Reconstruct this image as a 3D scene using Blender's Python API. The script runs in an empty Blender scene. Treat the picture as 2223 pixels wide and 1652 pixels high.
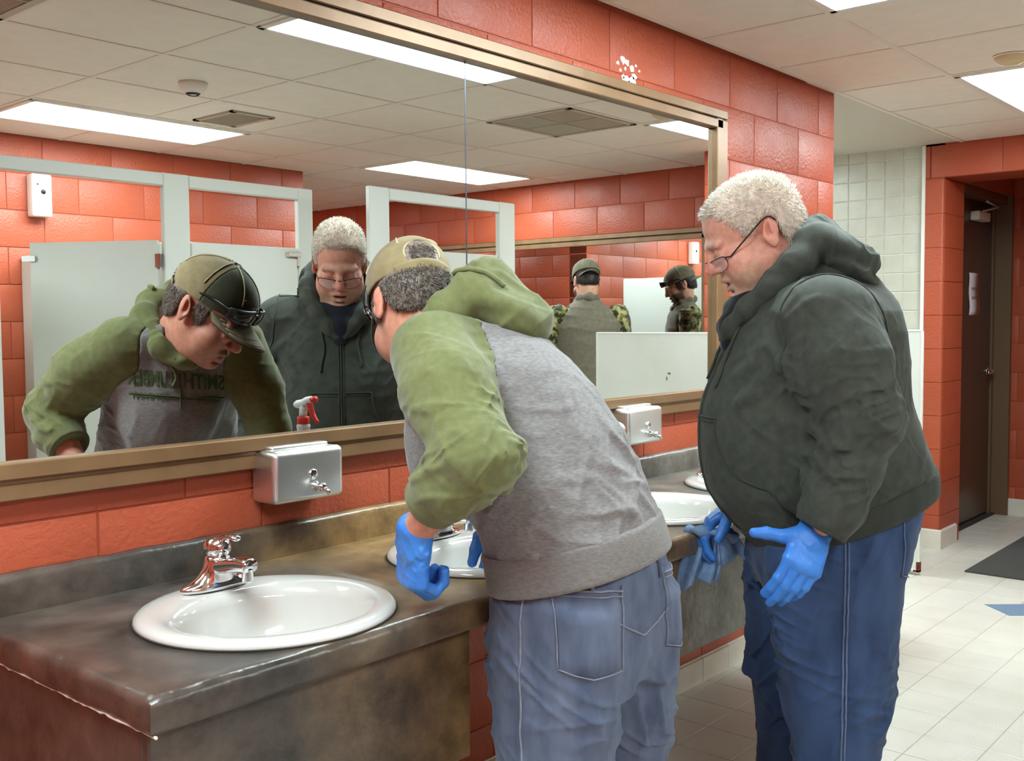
import bpy, bmesh, math, random
import numpy as np
from mathutils import Vector, Matrix, noise as mnoise
from mathutils.bvhtree import BVHTree
random.seed(7)
S = bpy.context.scene
COL = S.collection
# ------------------------------------------------------------------ camera
FPX, PITCH, YAW, ROLL = 2250.33, math.radians(3.2266), math.radians(40.6912), math.radians(-0.4238)
fw = Vector((math.cos(PITCH)*math.cos(YAW), math.cos(PITCH)*math.sin(YAW), -math.sin(PITCH)))
rt = Vector((math.sin(YAW), -math.cos(YAW), 0)); up = rt.cross(fw)
r2 = math.cos(ROLL)*rt + math.sin(ROLL)*up; u2 = -math.sin(ROLL)*rt + math.cos(ROLL)*up
cd = bpy.data.cameras.new('camera'); cam = bpy.data.objects.new('camera', cd); COL.objects.link(cam)
cd.sensor_fit = 'HORIZONTAL'; cd.sensor_width = 36; cd.lens = FPX/2223*36; cd.clip_start = .05
cam.matrix_world = Matrix(((r2.x, u2.x, -fw.x, 0), (r2.y, u2.y, -fw.y, -2.0355), (r2.z, u2.z, -fw.z, 1.4012), (0, 0, 0, 1)))
S.camera = cam
# ------------------------------------------------------------------ world, exposure
w = bpy.data.worlds.new('world'); S.world = w; w.use_nodes = True
w.node_tree.nodes['Background'].inputs[0].default_value = (.9, .95, 1, 1)
w.node_tree.nodes['Background'].inputs[1].default_value = .02
S.view_settings.view_transform = 'Standard'; S.view_settings.look = 'None'
S.view_settings.gamma = 1; S.view_settings.use_curve_mapping = False
S.view_settings.exposure = 0.3
LAMP = 26.0
S.cycles.max_bounces = 10; S.cycles.glossy_bounces = 8; S.cycles.diffuse_bounces = 5
S.cycles.use_denoising = True
S.cycles.caustics_reflective = False; S.cycles.caustics_refractive = False
# ------------------------------------------------------------------ helpers
def srgb(*c):
    return tuple((v/255/12.92 if v/255 <= .04045 else ((v/255+.055)/1.055)**2.4) for v in c) + (1,)
def empty(name, loc=(0, 0, 0)):
    o = bpy.data.objects.new(name, None); COL.objects.link(o); o.location = loc; o.empty_display_size = .05
    return o
def world_of(o):
    m = Matrix.Translation(o.location)
    return m if o.parent is None else world_of(o.parent) @ o.matrix_parent_inverse @ m
def setparent(o, p):
    if p is not None:
        o.parent = p; o.matrix_parent_inverse = world_of(p).inverted()
    return o
def tag(o, label=None, cat=None, group=None, kind=None):
    if label: o['label'] = label
    if cat: o['category'] = cat
    if group: o['group'] = group
    if kind: o['kind'] = kind
    return o
def mobj(name, me, mat=None, parent=None, smooth=False):
    o = bpy.data.objects.new(name, me); COL.objects.link(o)
    if mat is not None and len(me.materials) == 0: me.materials.append(mat)
    if smooth: me.shade_smooth()
    return setparent(o, parent)
def obj(name, bm, mat=None, parent=None, smooth=False):
    me = bpy.data.meshes.new(name); bm.to_mesh(me); bm.free()
    return mobj(name, me, mat, parent, smooth)
def pyobj(name, v, f, mat=None, parent=None, smooth=False):
    me = bpy.data.meshes.new(name); me.from_pydata([tuple(x) for x in v], [], [tuple(x) for x in f]); me.update()
    return mobj(name, me, mat, parent, smooth)
def abox(bm, x0, x1, y0, y1, z0, z1, bev=0, seg=1):
    r = bmesh.ops.create_cube(bm, size=1)
    vs = r['verts']
    bmesh.ops.scale(bm, vec=(x1-x0, y1-y0, z1-z0), verts=vs)
    bmesh.ops.translate(bm, vec=((x0+x1)/2, (y0+y1)/2, (z0+z1)/2), verts=vs)
    if bev:
        es = list({e for v in vs for e in v.link_edges})
        bmesh.ops.bevel(bm, geom=es, offset=bev, segments=seg, affect='EDGES', profile=.5)
    return bm
def box(name, x0, x1, y0, y1, z0, z1, mat=None, parent=None, bev=0, seg=1, smooth=False):
    return obj(name, abox(bmesh.new(), min(x0, x1), max(x0, x1), min(y0, y1), max(y0, y1), min(z0, z1), max(z0, z1), bev, seg), mat, parent, smooth)
def frame_of(d):
    d = Vector(d).normalized(); a = Vector((0, 0, 1)) if abs(d.z) < .9 else Vector((1, 0, 0))
    u = d.cross(a).normalized(); return u, d.cross(u).normalized()
def tube(bm, pts, r, n=10, cap=True, flat=None):
    """pts polyline, r radius or list; flat=(normal, ratio) squashes the section"""
    pts = [Vector(p) for p in pts]; N = len(pts); rings = []
    rs = r if isinstance(r, (list, tuple)) else [r]*N
    u = None
    for i, p in enumerate(pts):
        d = (pts[min(i+1, N-1)]-pts[max(i-1, 0)]).normalized()
        if u is None: u, v = frame_of(d)
        else:
            u = (u-d*u.dot(d)).normalized(); v = d.cross(u)
        ring = []
        for k in range(n):
            a = 2*math.pi*k/n
            off = (u*math.cos(a)+v*math.sin(a))*rs[i]
            if flat: nn = Vector(flat[0]).normalized(); off -= nn*off.dot(nn)*(1-flat[1])
            ring.append(bm.verts.new(p+off))
        rings.append(ring)
    for a, b in zip(rings, rings[1:]):
        for k in range(n): bm.faces.new((a[k], a[(k+1) % n], b[(k+1) % n], b[k]))
    if cap:
        bm.faces.new(rings[0][::-1]); bm.faces.new(rings[-1])
    return bm
def lathe(bm, prof, c=(0, 0, 0), n=32, sx=1, sy=1, axis='Z', cap=False):
    """prof [(r,h)]"""
    c = Vector(c); rings = []
    for r, h in prof:
        ring = []
        for k in range(n):
            a = 2*math.pi*k/n; p = (r*math.cos(a)*sx, r*math.sin(a)*sy, h)
            if axis == 'Y': p = (p[0], p[2], p[1])
            if axis == 'X': p = (p[2], p[0], p[1])
            ring.append(bm.verts.new(c+Vector(p)))
        rings.append(ring)
    for a, b in zip(rings, rings[1:]):
        for k in range(n): bm.faces.new((a[k], a[(k+1) % n], b[(k+1) % n], b[k]))
    if cap: bm.faces.new(rings[0][::-1]); bm.faces.new(rings[-1])
    return bm
def smoothpath(pts, n=8):
    P = [Vector(p) for p in pts]; out = []
    for i in range(len(P)-1):
        a, b, c, d = P[max(i-1, 0)], P[i], P[i+1], P[min(i+2, len(P)-1)]
        for k in range(n):
            t = k/n
            out.append(.5*((2*b)+(c-a)*t+(2*a-5*b+4*c-d)*t*t+(3*b-a-3*c+d)*t**3))
    out.append(P[-1]); return out
# ------------------------------------------------------------------ materials
def mat(name, c, rough=.5, metal=0, var=None, vscale=6, vdet=4, bump=0, bscale=60, bdist=.002, coat=0, spec=.5, emit=None, estr=0, trans=0, alpha=1, stretch=None, sheen=0, sss=0, vcol=None, rvar=0):
    m = bpy.data.materials.new(name); m.use_nodes = True
    nt = m.node_tree; N = nt.nodes; L = nt.links; b = N['Principled BSDF']
    b.inputs['Base Color'].default_value = c; b.inputs['Roughness'].default_value = rough; b.inputs['Metallic'].default_value = metal
    b.inputs['Coat Weight'].default_value = coat; b.inputs['Specular IOR Level'].default_value = spec
    b.inputs['Transmission Weight'].default_value = trans; b.inputs['Alpha'].default_value = alpha
    if sheen: b.inputs['Sheen Weight'].default_value = sheen; b.inputs['Sheen Roughness'].default_value = .5
    if sss: b.inputs['Subsurface Weight'].default_value = sss; b.inputs['Subsurface Radius'].default_value = (.012, .005, .003); b.inputs['Subsurface Scale'].default_value = .5
    if emit: b.inputs['Emission Color'].default_value = emit; b.inputs['Emission Strength'].default_value = estr
    geo = N.new('ShaderNodeNewGeometry'); pos = geo.outputs['Position']
    if stretch:
        mp = N.new('ShaderNodeMapping'); mp.inputs['Scale'].default_value = stretch; L.new(pos, mp.inputs[0]); pos = mp.outputs[0]
    src = None
    if vcol:
        at = N.new('ShaderNodeAttribute'); at.attribute_name = vcol; src = at.outputs['Color']; L.new(src, b.inputs['Base Color'])
    if var:
        nz = N.new('ShaderNodeTexNoise'); nz.inputs['Scale'].default_value = vscale; nz.inputs['Detail'].default_value = vdet; L.new(pos, nz.inputs[0])
        rp = N.new('ShaderNodeValToRGB'); rp.color_ramp.elements[0].position = .3; rp.color_ramp.elements[1].position = .7
        L.new(nz.outputs[0], rp.inputs[0])
        if src is not None:
            rp.color_ramp.elements[0].color = (.82, .82, .82, 1); rp.color_ramp.elements[1].color = (1.1, 1.1, 1.1, 1)
            mx = N.new('ShaderNodeMix'); mx.data_type = 'RGBA'; mx.blend_type = 'MULTIPLY'; mx.inputs[0].default_value = 1
            L.new(src, mx.inputs[6]); L.new(rp.outputs[0], mx.inputs[7]); L.new(mx.outputs[2], b.inputs['Base Color'])
        else:
            rp.color_ramp.elements[0].color = var; rp.color_ramp.elements[1].color = c
            L.new(rp.outputs[0], b.inputs['Base Color'])
    if rvar:
        n3 = N.new('ShaderNodeTexNoise'); n3.inputs['Scale'].default_value = 9; L.new(pos, n3.inputs[0])
        mr = N.new('ShaderNodeMapRange'); mr.inputs['To Min'].default_value = rough-rvar; mr.inputs['To Max'].default_value = rough+rvar
        L.new(n3.outputs[0], mr.inputs[0]); L.new(mr.outputs[0], b.inputs['Roughness'])
    if bump:
        n2 = N.new('ShaderNodeTexNoise'); n2.inputs['Scale'].default_value = bscale; n2.inputs['Detail'].default_value = 5; L.new(pos, n2.inputs[0])
        bp = N.new('ShaderNodeBump'); bp.inputs['Strength'].default_value = bump; bp.inputs['Distance'].default_value = bdist
        L.new(n2.outputs[0], bp.inputs['Height']); L.new(bp.outputs[0], b.inputs['Normal'])
    return m
M = {}
M['block'] = mat('painted_block', srgb(178, 83, 54), .44, var=srgb(170, 77, 49), vscale=3, bump=.8, bscale=75, bdist=.004, rvar=.12)
M['mortar'] = mat('painted_joint', srgb(162, 72, 46), .6, bump=.3, bscale=90)
M['brown'] = mat('brown_painted_metal', srgb(140, 108, 76), .38, var=srgb(124, 94, 64), vscale=10, bump=.15, bscale=30, metal=.25)
M['groove'] = mat('dark_groove', srgb(34, 24, 20), .7)
M['mirror'] = mat('mirror_silver', (.86, .885, .87, 1), .0, 1)
M['seam'] = mat('mirror_seam', srgb(70, 76, 84), .3, .7)
M['ceil'] = mat('ceiling_board', srgb(230, 225, 213), .85, var=srgb(225, 220, 207), vscale=14, bump=.25, bscale=160, bdist=.0015)
M['grid'] = mat('ceiling_grid_metal', srgb(222, 216, 203), .6)
M['plaster'] = mat('ceiling_plaster', srgb(206, 200, 186), .9, bump=.1, bscale=60)
M['lamp'] = mat('lamp_diffuser', (1, 1, 1, 1), .4, emit=(.82, .97, 1.0, 1), estr=LAMP)
M['white'] = mat('white_enamel', srgb(226, 226, 220), .35)
M['plastic'] = mat('white_plastic', srgb(232, 230, 222), .4)
M['grille'] = mat('vent_louvre', srgb(172, 168, 150), .5)
M['dark'] = mat('dark_cavity', srgb(48, 46, 42), .8)
M['part'] = mat('partition_laminate', srgb(196, 198, 190), .4, bump=.05, bscale=200)
M['screen'] = mat('screen_enamel', srgb(224, 226, 218), .3, var=srgb(214, 216, 206), vscale=3)
M['rust'] = mat('rust', srgb(120, 52, 30), .9, var=srgb(70, 30, 20), vscale=60)
M['chrome'] = mat('chrome', (.82, .83, .84, 1), .09, 1)
M['steel'] = mat('brushed_steel', (.78, .78, .76, 1), .36, 1, bump=.06, bscale=300, stretch=(1, 1, .05))
M['porcelain'] = mat('porcelain', srgb(206, 204, 198), .08, coat=.4)
M['floor'] = mat('floor_tile', srgb(208, 203, 192), .35, var=srgb(198, 192, 180), vscale=5, bump=.06, bscale=120, rvar=.06)
M['grout'] = mat('floor_grout', srgb(166, 160, 150), .9)
M['blue'] = mat('blue_floor_tile', srgb(112, 132, 156), .35)
M['base'] = mat('base_tile', srgb(222, 216, 204), .35, var=srgb(210, 204, 190), vscale=8)
M['wtile'] = mat('wall_tile', srgb(204, 202, 188), .3, var=srgb(192, 190, 174), vscale=9)
M['wgrout'] = mat('wall_grout', srgb(232, 230, 220), .8)
M['door'] = mat('brown_door', srgb(86, 60, 46), .35, var=srgb(76, 53, 40), vscale=3)
M['jamb'] = mat('brown_jamb', srgb(104, 80, 56), .45)
M['paper'] = mat('paper', srgb(222, 214, 218), .8)
M['ink'] = mat('ink', srgb(110, 104, 108), .8)
M['mat'] = mat('rubber_mat', srgb(70, 69, 66), .9, bump=.4, bscale=200)
M['caulk'] = mat('white_caulk', srgb(235, 228, 215), .6)
M['chip'] = mat('bare_plaster', srgb(240, 228, 220), .6, bump=.3, bscale=80)
M['black'] = mat('black_plastic', srgb(16, 16, 18), .25)
M['redplastic'] = mat('red_plastic', srgb(226, 50, 34), .35)
M['bottle'] = mat('bottle_plastic', srgb(232, 232, 228), .3, sss=0)
# ribbed floor tile
def ribbed():
    m = M['floor'].copy(); m.name = 'ribbed_floor_tile'; N = m.node_tree.nodes; L = m.node_tree.links
    b = N['Principled BSDF']; g = N.new('ShaderNodeNewGeometry'); wv = N.new('ShaderNodeTexWave'); wv.bands_direction = 'X'
    wv.inputs['Scale'].default_value = 18; L.new(g.outputs['Position'], wv.inputs[0])
    bp = N.new('ShaderNodeBump'); bp.inputs['Strength'].default_value = .35; bp.inputs['Distance'].default_value = .002
    L.new(wv.outputs[0], bp.inputs['Height']); L.new(bp.outputs[0], b.inputs['Normal']); return m
M['floorrib'] = ribbed()
# painted laminate of the vanity: broad brown / charcoal / golden patches
def vanity_mat(STR=.12):
    m = bpy.data.materials.new('faux_stone_laminate'); m.use_nodes = True
    N = m.node_tree.nodes; L = m.node_tree.links; b = N['Principled BSDF']
    g = N.new('ShaderNodeNewGeometry'); sx = N.new('ShaderNodeSeparateXYZ'); L.new(g.outputs['Position'], sx.inputs[0])
    n1 = N.new('ShaderNodeTexNoise'); n1.inputs['Scale'].default_value = 1.6; n1.inputs['Detail'].default_value = 5; n1.inputs['Roughness'].default_value = .6
    L.new(g.outputs['Position'], n1.inputs[0])
    # x position drives the paint's hue, noise breaks it up
    ma = N.new('ShaderNodeMath'); ma.operation = 'MULTIPLY_ADD'; ma.inputs[1].default_value = 1.1; ma.inputs[2].default_value = -.55; L.new(n1.outputs[0], ma.inputs[0])
    ad = N.new('ShaderNodeMath'); ad.operation = 'ADD'; L.new(sx.outputs[0], ad.inputs[0]); L.new(ma.outputs[0], ad.inputs[1])
    mr = N.new('ShaderNodeMapRange'); mr.inputs['From Min'].default_value = .6; mr.inputs['From Max'].default_value = 3.4; L.new(ad.outputs[0], mr.inputs[0])
    rp = N.new('ShaderNodeValToRGB'); e = rp.color_ramp.elements
    e[0].position = 0; e[0].color = srgb(78, 62, 55); e[1].position = 1; e[1].color = srgb(106, 102, 95)
    for pos, c in ((.09, (82, 73, 67)), (.19, (68, 65, 62)), (.27, (104, 87, 66)), (.36, (142, 114, 74)), (.5, (150, 124, 84)), (.58, (128, 104, 70)), (.65, (102, 98, 90))):
        k = e.new(pos); k.color = srgb(*c)
    L.new(mr.outputs[0], rp.inputs[0])
    n2 = N.new('ShaderNodeTexNoise'); n2.inputs['Scale'].default_value = 8; n2.inputs['Detail'].default_value = 8; n2.inputs['Roughness'].default_value = .7; L.new(g.outputs['Position'], n2.inputs[0])
    r2_ = N.new('ShaderNodeValToRGB'); r2_.color_ramp.elements[0].position = .36; r2_.color_ramp.elements[0].color = (.42, .40, .39, 1)
    r2_.color_ramp.elements[1].position = .66; r2_.color_ramp.elements[1].color = (1.6, 1.55, 1.48, 1); L.new(n2.outputs[0], r2_.inputs[0])
    mx = N.new('ShaderNodeMix'); mx.data_type = 'RGBA'; mx.blend_type = 'MULTIPLY'; mx.inputs[0].default_value = .9
    L.new(rp.outputs[0], mx.inputs[6]); L.new(r2_.outputs[0], mx.inputs[7]); L.new(mx.outputs[2], b.inputs['Base Color'])
    b.inputs['Roughness'].default_value = .3; b.inputs['Specular IOR Level'].default_value = .6
    n3 = N.new('ShaderNodeTexNoise'); n3.inputs['Scale'].default_value = 34; n3.inputs['Detail'].default_value = 5; L.new(g.outputs['Position'], n3.inputs[0])
    bp = N.new('ShaderNodeBump'); bp.inputs['Strength'].default_value = STR; bp.inputs['Distance'].default_value = .004
    L.new(n3.outputs[0], bp.inputs['Height']); L.new(bp.outputs[0], b.inputs['Normal'])
    return m
M['vanity'] = vanity_mat(); M['vanity_rough'] = vanity_mat(.6)
# ================================================================== structure
H = 2.444; CC = .2032; BL = .4064; XE = 4.676; XF = 6.42; XM = 6.17; YB = -3.76; XB = 4.525; YA = -6.3
JT = .002
def block_mesh(wd, ht, dp=.03):
    """block with its face toward -y at y=0, lower left corner at the origin"""
    bm = bmesh.new(); abox(bm, JT, wd-JT, 0, dp, JT, ht-JT)
    es = [e for e in bm.edges if all(v.co.y < .001 for v in e.verts)]
    bmesh.ops.bevel(bm, geom=es, offset=.003, segments=2, affect='EDGES', profile=.5)
    me = bpy.data.meshes.new('block'); bm.to_mesh(me); bm.free(); me.materials.append(M['block']); me.shade_smooth()
    try: me.set_sharp_from_angle(angle=.4)
    except Exception: pass
    return me
_bm = {}
def blocks(parent, P, phase, u0, u1, z0=0, z1=H, rotz=0, skip=None):
    """P(u,z)->world corner; courses from the floor, running bond"""
    k0 = int(z0//CC)
    for k in range(k0, 13):
        a, b = max(k*CC, z0), min((k+1)*CC, z1)
        if b-a < .03: continue
        ph = phase if k % 2 == 1 else phase+BL/2
        i = math.floor((u0-ph)/BL)
        while ph+i*BL < u1-.01:
            s, e = max(ph+i*BL, u0), min(ph+(i+1)*BL, u1); i += 1
            if e-s < .03 or (skip and skip(s, e, a, b)): continue
            key = (round(e-s, 3), round(b-a, 3))
            if key not in _bm: _bm[key] = block_mesh(*key)
            o = bpy.data.objects.new('block', _bm[key]); COL.objects.link(o)
            o.location = P(s, a); o.rotation_euler = (0, 0, rotz); setparent(o, parent)
def wallmesh(name, x0, x1, y0, y1, z0=0, z1=H+.02, m='mortar', parent=None, label=None):
    o = box(name, x0, x1, y0, y1, z0, z1, M[m], parent); tag(o, label=label, kind='structure'); return o
# mirror wall (faces -y), blocks proud of the joints by 4 mm
wf = wallmesh('wall_front', -1.6, XE, .003, .2, label='orange painted block wall behind the long mirror')
blocks(wf, lambda u, z: (u, 0, z), 2.4733, .0, XE, skip=lambda s, e, a, b: s > .72 and e < 3.6 and a > 1.08 and b < 2.19)
# end return of the mirror wall
# back wall (faces +y) seen in the mirror
wb = wallmesh('wall_back', -1.6, XB, YB-.2, YB-.004, label='orange painted block wall behind the stalls')
blocks(wb, lambda u, z: (XB-u, YB, z), .18, 0, XB-1.4, rotz=math.pi)
# return of the back wall into the recess (faces +x)
wr = wallmesh('wall_recess', XB-.2, XB-.004, YA, YB-.2, label='orange block wall of the deep recess')
blocks(wr, lambda u, z: (XB, YA+u, z), .1, 0, YB-YA, rotz=math.pi/2)
we = wallmesh('wall_recess_end', XB, XM, YA-.2, YA, label='orange wall closing the deep recess')
# far wall (faces -x): deep part carries the second mirror
wm = wallmesh('wall_far', XM+.004, XM+.2, YA, -1.3, label='orange block wall carrying the second mirror')
blocks(wm, lambda u, z: (XM, -1.3-u, z), .15, 0, -1.3-YA, rotz=-math.pi/2, skip=lambda s, e, a, b: a < .9)
# pier beside the entry (its end is seen in the mirror)
wp = wallmesh('wall_pier', 5.69+.004, XF+.2, -1.3, -.98, label='orange block pier beside the entry')
blocks(wp, lambda u, z: (5.69, -.98-u, z), .12, 0, .32, rotz=-math.pi/2)
# entry: column with rounded corner, header, left return, door recess
wc = wallmesh('wall_entry', XF+.004, 6.78, .071, .182, label='orange block column at the entry')
def corner_block(ht):
    bm = bmesh.new(); abox(bm, XF, 6.78, .067, .180, JT*.8, ht-JT*.8)
    es = [e for e in bm.edges if abs(e.verts[0].co.z-e.verts[1].co.z) > .05 and e.verts[0].co.x < XF+.01 and e.verts[0].co.y < .1]
    bmesh.ops.bevel(bm, geom=es, offset=.022, segments=5, affect='EDGES', profile=.5)
    es = [e for e in bm.edges if abs(e.verts[0].co.z-e.verts[1].co.z) < .001]
    bmesh.ops.bevel(bm, geom=es, offset=.002, segments=1, affect='EDGES')
    me = bpy.data.meshes.new('block'); bm.to_mesh(me); bm.free(); me.materials.append(M['block']); me.shade_smooth()
    try: me.set_sharp_from_angle(angle=.4)
    except Exception: pass
    return me
cm = corner_block(CC); cm2 = corner_block(2.245-11*CC)
for k in range(11):
    o = bpy.data.objects.new('block', cm); COL.objects.link(o); o.location = (0, 0, k*CC); setparent(o, wc)
wh = wallmesh('wall_header', XF+.004, 6.78, -1.0, .182, 2.245, H+.02, label='orange block header over the entry')
blocks(wh, lambda u, z: (XF, .182-u, z), .03, 0, 1.18, z0=2.245, rotz=-math.pi/2)
wv1 = wallmesh('wall_vestibule_left', 7.86, 8.1, .07, .3, label='orange wall beyond the brown door')
wv0 = wallmesh('wall_vestibule_top', 6.78, 7.86, .07, .3, 2.26, H+.02, label='orange wall above the brown door')
wv = wallmesh('wall_vestibule_end', 7.874, 8.1, -1.4, .075, label='orange end wall of the entry passage')
blocks(wv, lambda u, z: (7.87, .07-u, z), .25, 0, .9, rotz=-math.pi/2)
wallmesh('wall_vestibule_right', 6.62, 8.1, -1.6, -1.4, label='orange right wall of the entry passage')
wallmesh('wall_left', -1.8, -1.6, YB-.2, .2, label='orange wall at the near end of the room')
# alcove past the mirror wall: tiled wall
wt = wallmesh('wall_tiled', 6.45, 6.6, .19, 1.9, m='wgrout', label='pale square tiled wall of the side alcove')
TS = .1165
tb = bmesh.new(); abox(tb, 0, .02, .002, TS-.002, .002, TS-.002)
bmesh.ops.bevel(tb, geom=[e for e in tb.edges if all(v.co.x < .001 for v in e.verts)], offset=.003, segments=1, affect='EDGES')
tme = bpy.data.meshes.new('tile'); tb.to_mesh(tme); tb.free(); tme.materials.append(M['wtile'])
for j in range(8):
    for k in range(9, 21):
        if 2.4-(21-k)*TS < 0: continue
        o = bpy.data.objects.new('tile', tme); COL.objects.link(o); o.location = (6.445, .205+j*TS, H-.06-(20-k)*TS); o.scale.z = 1; setparent(o, wt)
for j in range(8):
    for k in range(0, 9):
        o = bpy.data.objects.new('tile', tme); COL.objects.link(o); o.location = (6.445, .205+j*TS, H-.06-(20-k)*TS); setparent(o, wt)
tag(box('trim_1', 6.415, 6.6, .181, .203, 0, H, M['wgrout'], None, .003), 'pale edge trim of the tiled wall', kind='structure')
wallmesh('wall_alcove', 4.4, 6.6, 1.9, 2.0, m='wgrout', label='back of the side alcove')
# floor
fl = box('floor', -1.8, 8.2, -6.5, 2.0, -.1, -.002, M['grout']); tag(fl, 'pale grey square floor tiles with thin joints', kind='structure')
ft = .2; bm = bmesh.new(); abox(bm, .0015, ft-.0015, .0015, ft-.0015, -.012, 0, .0012)
fme = bpy.data.meshes.new('tile'); bm.to_mesh(fme); bm.free(); fme.materials.append(M['floor'])
fmr = fme.copy(); fmr.materials.clear(); fmr.materials.append(M['floorrib'])
rest = []; cells = []
C0 = Vector((0, -2.0355, 1.4012))
for i in range(-26, 24):
    for j in range(-32, 11):
        x, y = 3.9+i*.2, -.05+j*.2
        if x < -1.7 or x > 7.9 or y > 1.7: continue
        c = Vector((x+.1, y+.1, 0))-C0; d = c.dot(fw)
        inview = d > .3 and abs(c.dot(r2)/d*FPX) < 1180 and abs(c.dot(u2)/d*FPX) < 900
        blocked = y > 0 and x < XE
        cells.append((0 if inview and not blocked else 1, d, x, y))
cells.sort(); n = 0
for fl_, d, x, y in cells:
    rib = (x < 3.85 and -1.26 < y < -.84 and x > 3.2)
    if fl_ == 0 and n < 290:
        o = bpy.data.objects.new('tile', fmr if rib else fme); COL.objects.link(o); o.location = (x, y, 0); setparent(o, fl); n += 1
    else:
        rest.append((x, y))
rv_, rf_ = [], []
for x, y in rest:
    k = len(rv_); a, b, c, d = x+.0015, x+ft-.0015, y+.0015, y+ft-.0015
    rv_ += [(a, c, 0), (b, c, 0), (b, d, 0), (a, d, 0), (a, c, -.006), (b, c, -.006), (b, d, -.006), (a, d, -.006)]
    rf_ += [(k, k+1, k+2, k+3), (k, k+4, k+5, k+1), (k+1, k+5, k+6, k+2), (k+2, k+6, k+7, k+3), (k+3, k+7, k+4, k)]
o = pyobj('tile_field', rv_, rf_, M['floor'], fl); tag(o, kind='stuff')
# blue diagonal accent tile, set a hair proud
bt = bmesh.new(); d1 = Vector((.652, -.758, 0)); d2 = Vector((-.66, -.75, 0)); a0 = Vector((5.31, -.516, 0))
vs = [a0, a0+d1*.6, a0+d1*.6+d2*.2, a0+d2*.2]
lo = [bt.verts.new(v+Vector((0, 0, -.005))) for v in vs]; hi = [bt.verts.new(v+Vector((0, 0, .0012))) for v in vs]
bt.faces.new(hi[::-1]); bt.faces.new(lo)
for k in range(4): bt.faces.new((lo[k], hi[k], hi[(k+1) % 4], lo[(k+1) % 4]))
bmesh.ops.recalc_face_normals(bt, faces=bt.faces)
tag(obj('blue_tile', bt, M['blue'], fl), 'blue diagonal accent tile')
# baseboards (cove tile pieces)
def baseboard(name, P, n, label, rotz=0, L=.2, hgt=.1):
    e = empty(name, P(0)); tag(e, label, kind='structure')
    bm = bmesh.new(); abox(bm, .001, L-.001, -.012, 0, 0, hgt)
    es = [q for q in bm.edges if all(v.co.z > hgt-.001 and v.co.y < -.01 for v in q.verts)]
    bmesh.ops.bevel(bm, geom=es, offset=.008, segments=3, affect='EDGES')
    me = bpy.data.meshes.new('tile'); bm.to_mesh(me); bm.free(); me.materials.append(M['base'])
    for k in range(n):
        o = bpy.data.objects.new('tile', me); COL.objects.link(o); o.location = P(k*L); o.rotation_euler = (0, 0, rotz); setparent(o, e)
baseboard('baseboard_front', lambda u: (.68+u, 0, 0), 20, 'cream tile baseboard under the vanity')
baseboard('baseboard_entry', lambda u: (6.42, .182-u, 0), 1, 'cream base tile at the column face', -math.pi/2, L=.115+.012, hgt=.12)
baseboard('baseboard_return', lambda u: (6.41+u, .067, 0), 1, 'cream base tile at the column return', 0, L=.30, hgt=.12)
baseboard('baseboard_end', lambda u: (7.87, .07-u, 0), 4, 'cream tile baseboard of the end wall', -math.pi/2, hgt=.12)
# ceiling: boards in a grid
ce = box('ceiling', -1.8, 8.2, -6.5, -.03, H+.012, H+.06, M['ceil']); tag(ce, 'suspended ceiling of pale boards', kind='structure')
tag(box('ceiling_alcove', XE-.3, 8.2, -.028, 2.0, H+.004, H+.06, M['plaster']), 'plain plaster ceiling of the alcove', kind='structure')
GX = [2.215+.61*k for k in range(-6, 9)]; GY = [-.03]+[-.52-.567*k for k in range(11)]
lights = [(2.215, 3.435, -.52, -1.087), (4.655, 5.875, -.52, -1.087), (2.215, 3.435, -2.788, -3.355), (4.655, 5.875, -2.788, -3.355),
          (-.225, .995, -.52, -1.087), (-.225, .995, -2.788, -3.355), (4.655, 5.265, -5.056, -5.623)]  # unseen: two added behind the camera for light, one brightening the recess
vent_big = (4.045, 4.655, -1.087, -1.654); dark_vent = (.995, 1.605, -1.087, -1.654)
def inside(c, r): return r[0] < c[0] < r[1] and r[3] < c[1] < r[2]
ctm = {}
for a, b in zip(GX, GX[1:]):
    for c, d in zip(GY, GY[1:]):
        m = ((a+b)/2, (c+d)/2)
        if any(inside(m, L_) for L_ in lights+[vent_big, dark_vent]): continue
        if m[0] > 6.4 and m[1] < -1.6 or m[1] < YB and m[0] < XB: continue
        key = (round(b-a, 3), round(c-d, 3))
        if key not in ctm:
            bm = bmesh.new(); abox(bm, .011, key[0]-.011, .011, key[1]-.011, 0, .008)
            me = bpy.data.meshes.new('tile'); bm.to_mesh(me); bm.free(); me.materials.append(M['ceil']); ctm[key] = me
        o = bpy.data.objects.new('tile', ctm[key]); COL.objects.link(o); o.location = (a, d, H+.001); setparent(o, ce)
for x in GX: box('grid_bar', x-.011, x+.011, GY[-1], -.03, H-.002, H+.006, M['grid'], ce)
for y in GY: box('grid_bar', GX[0], GX[-1], y-.011, y+.011, H-.0025, H+.0055, M['grid'], ce)
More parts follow.
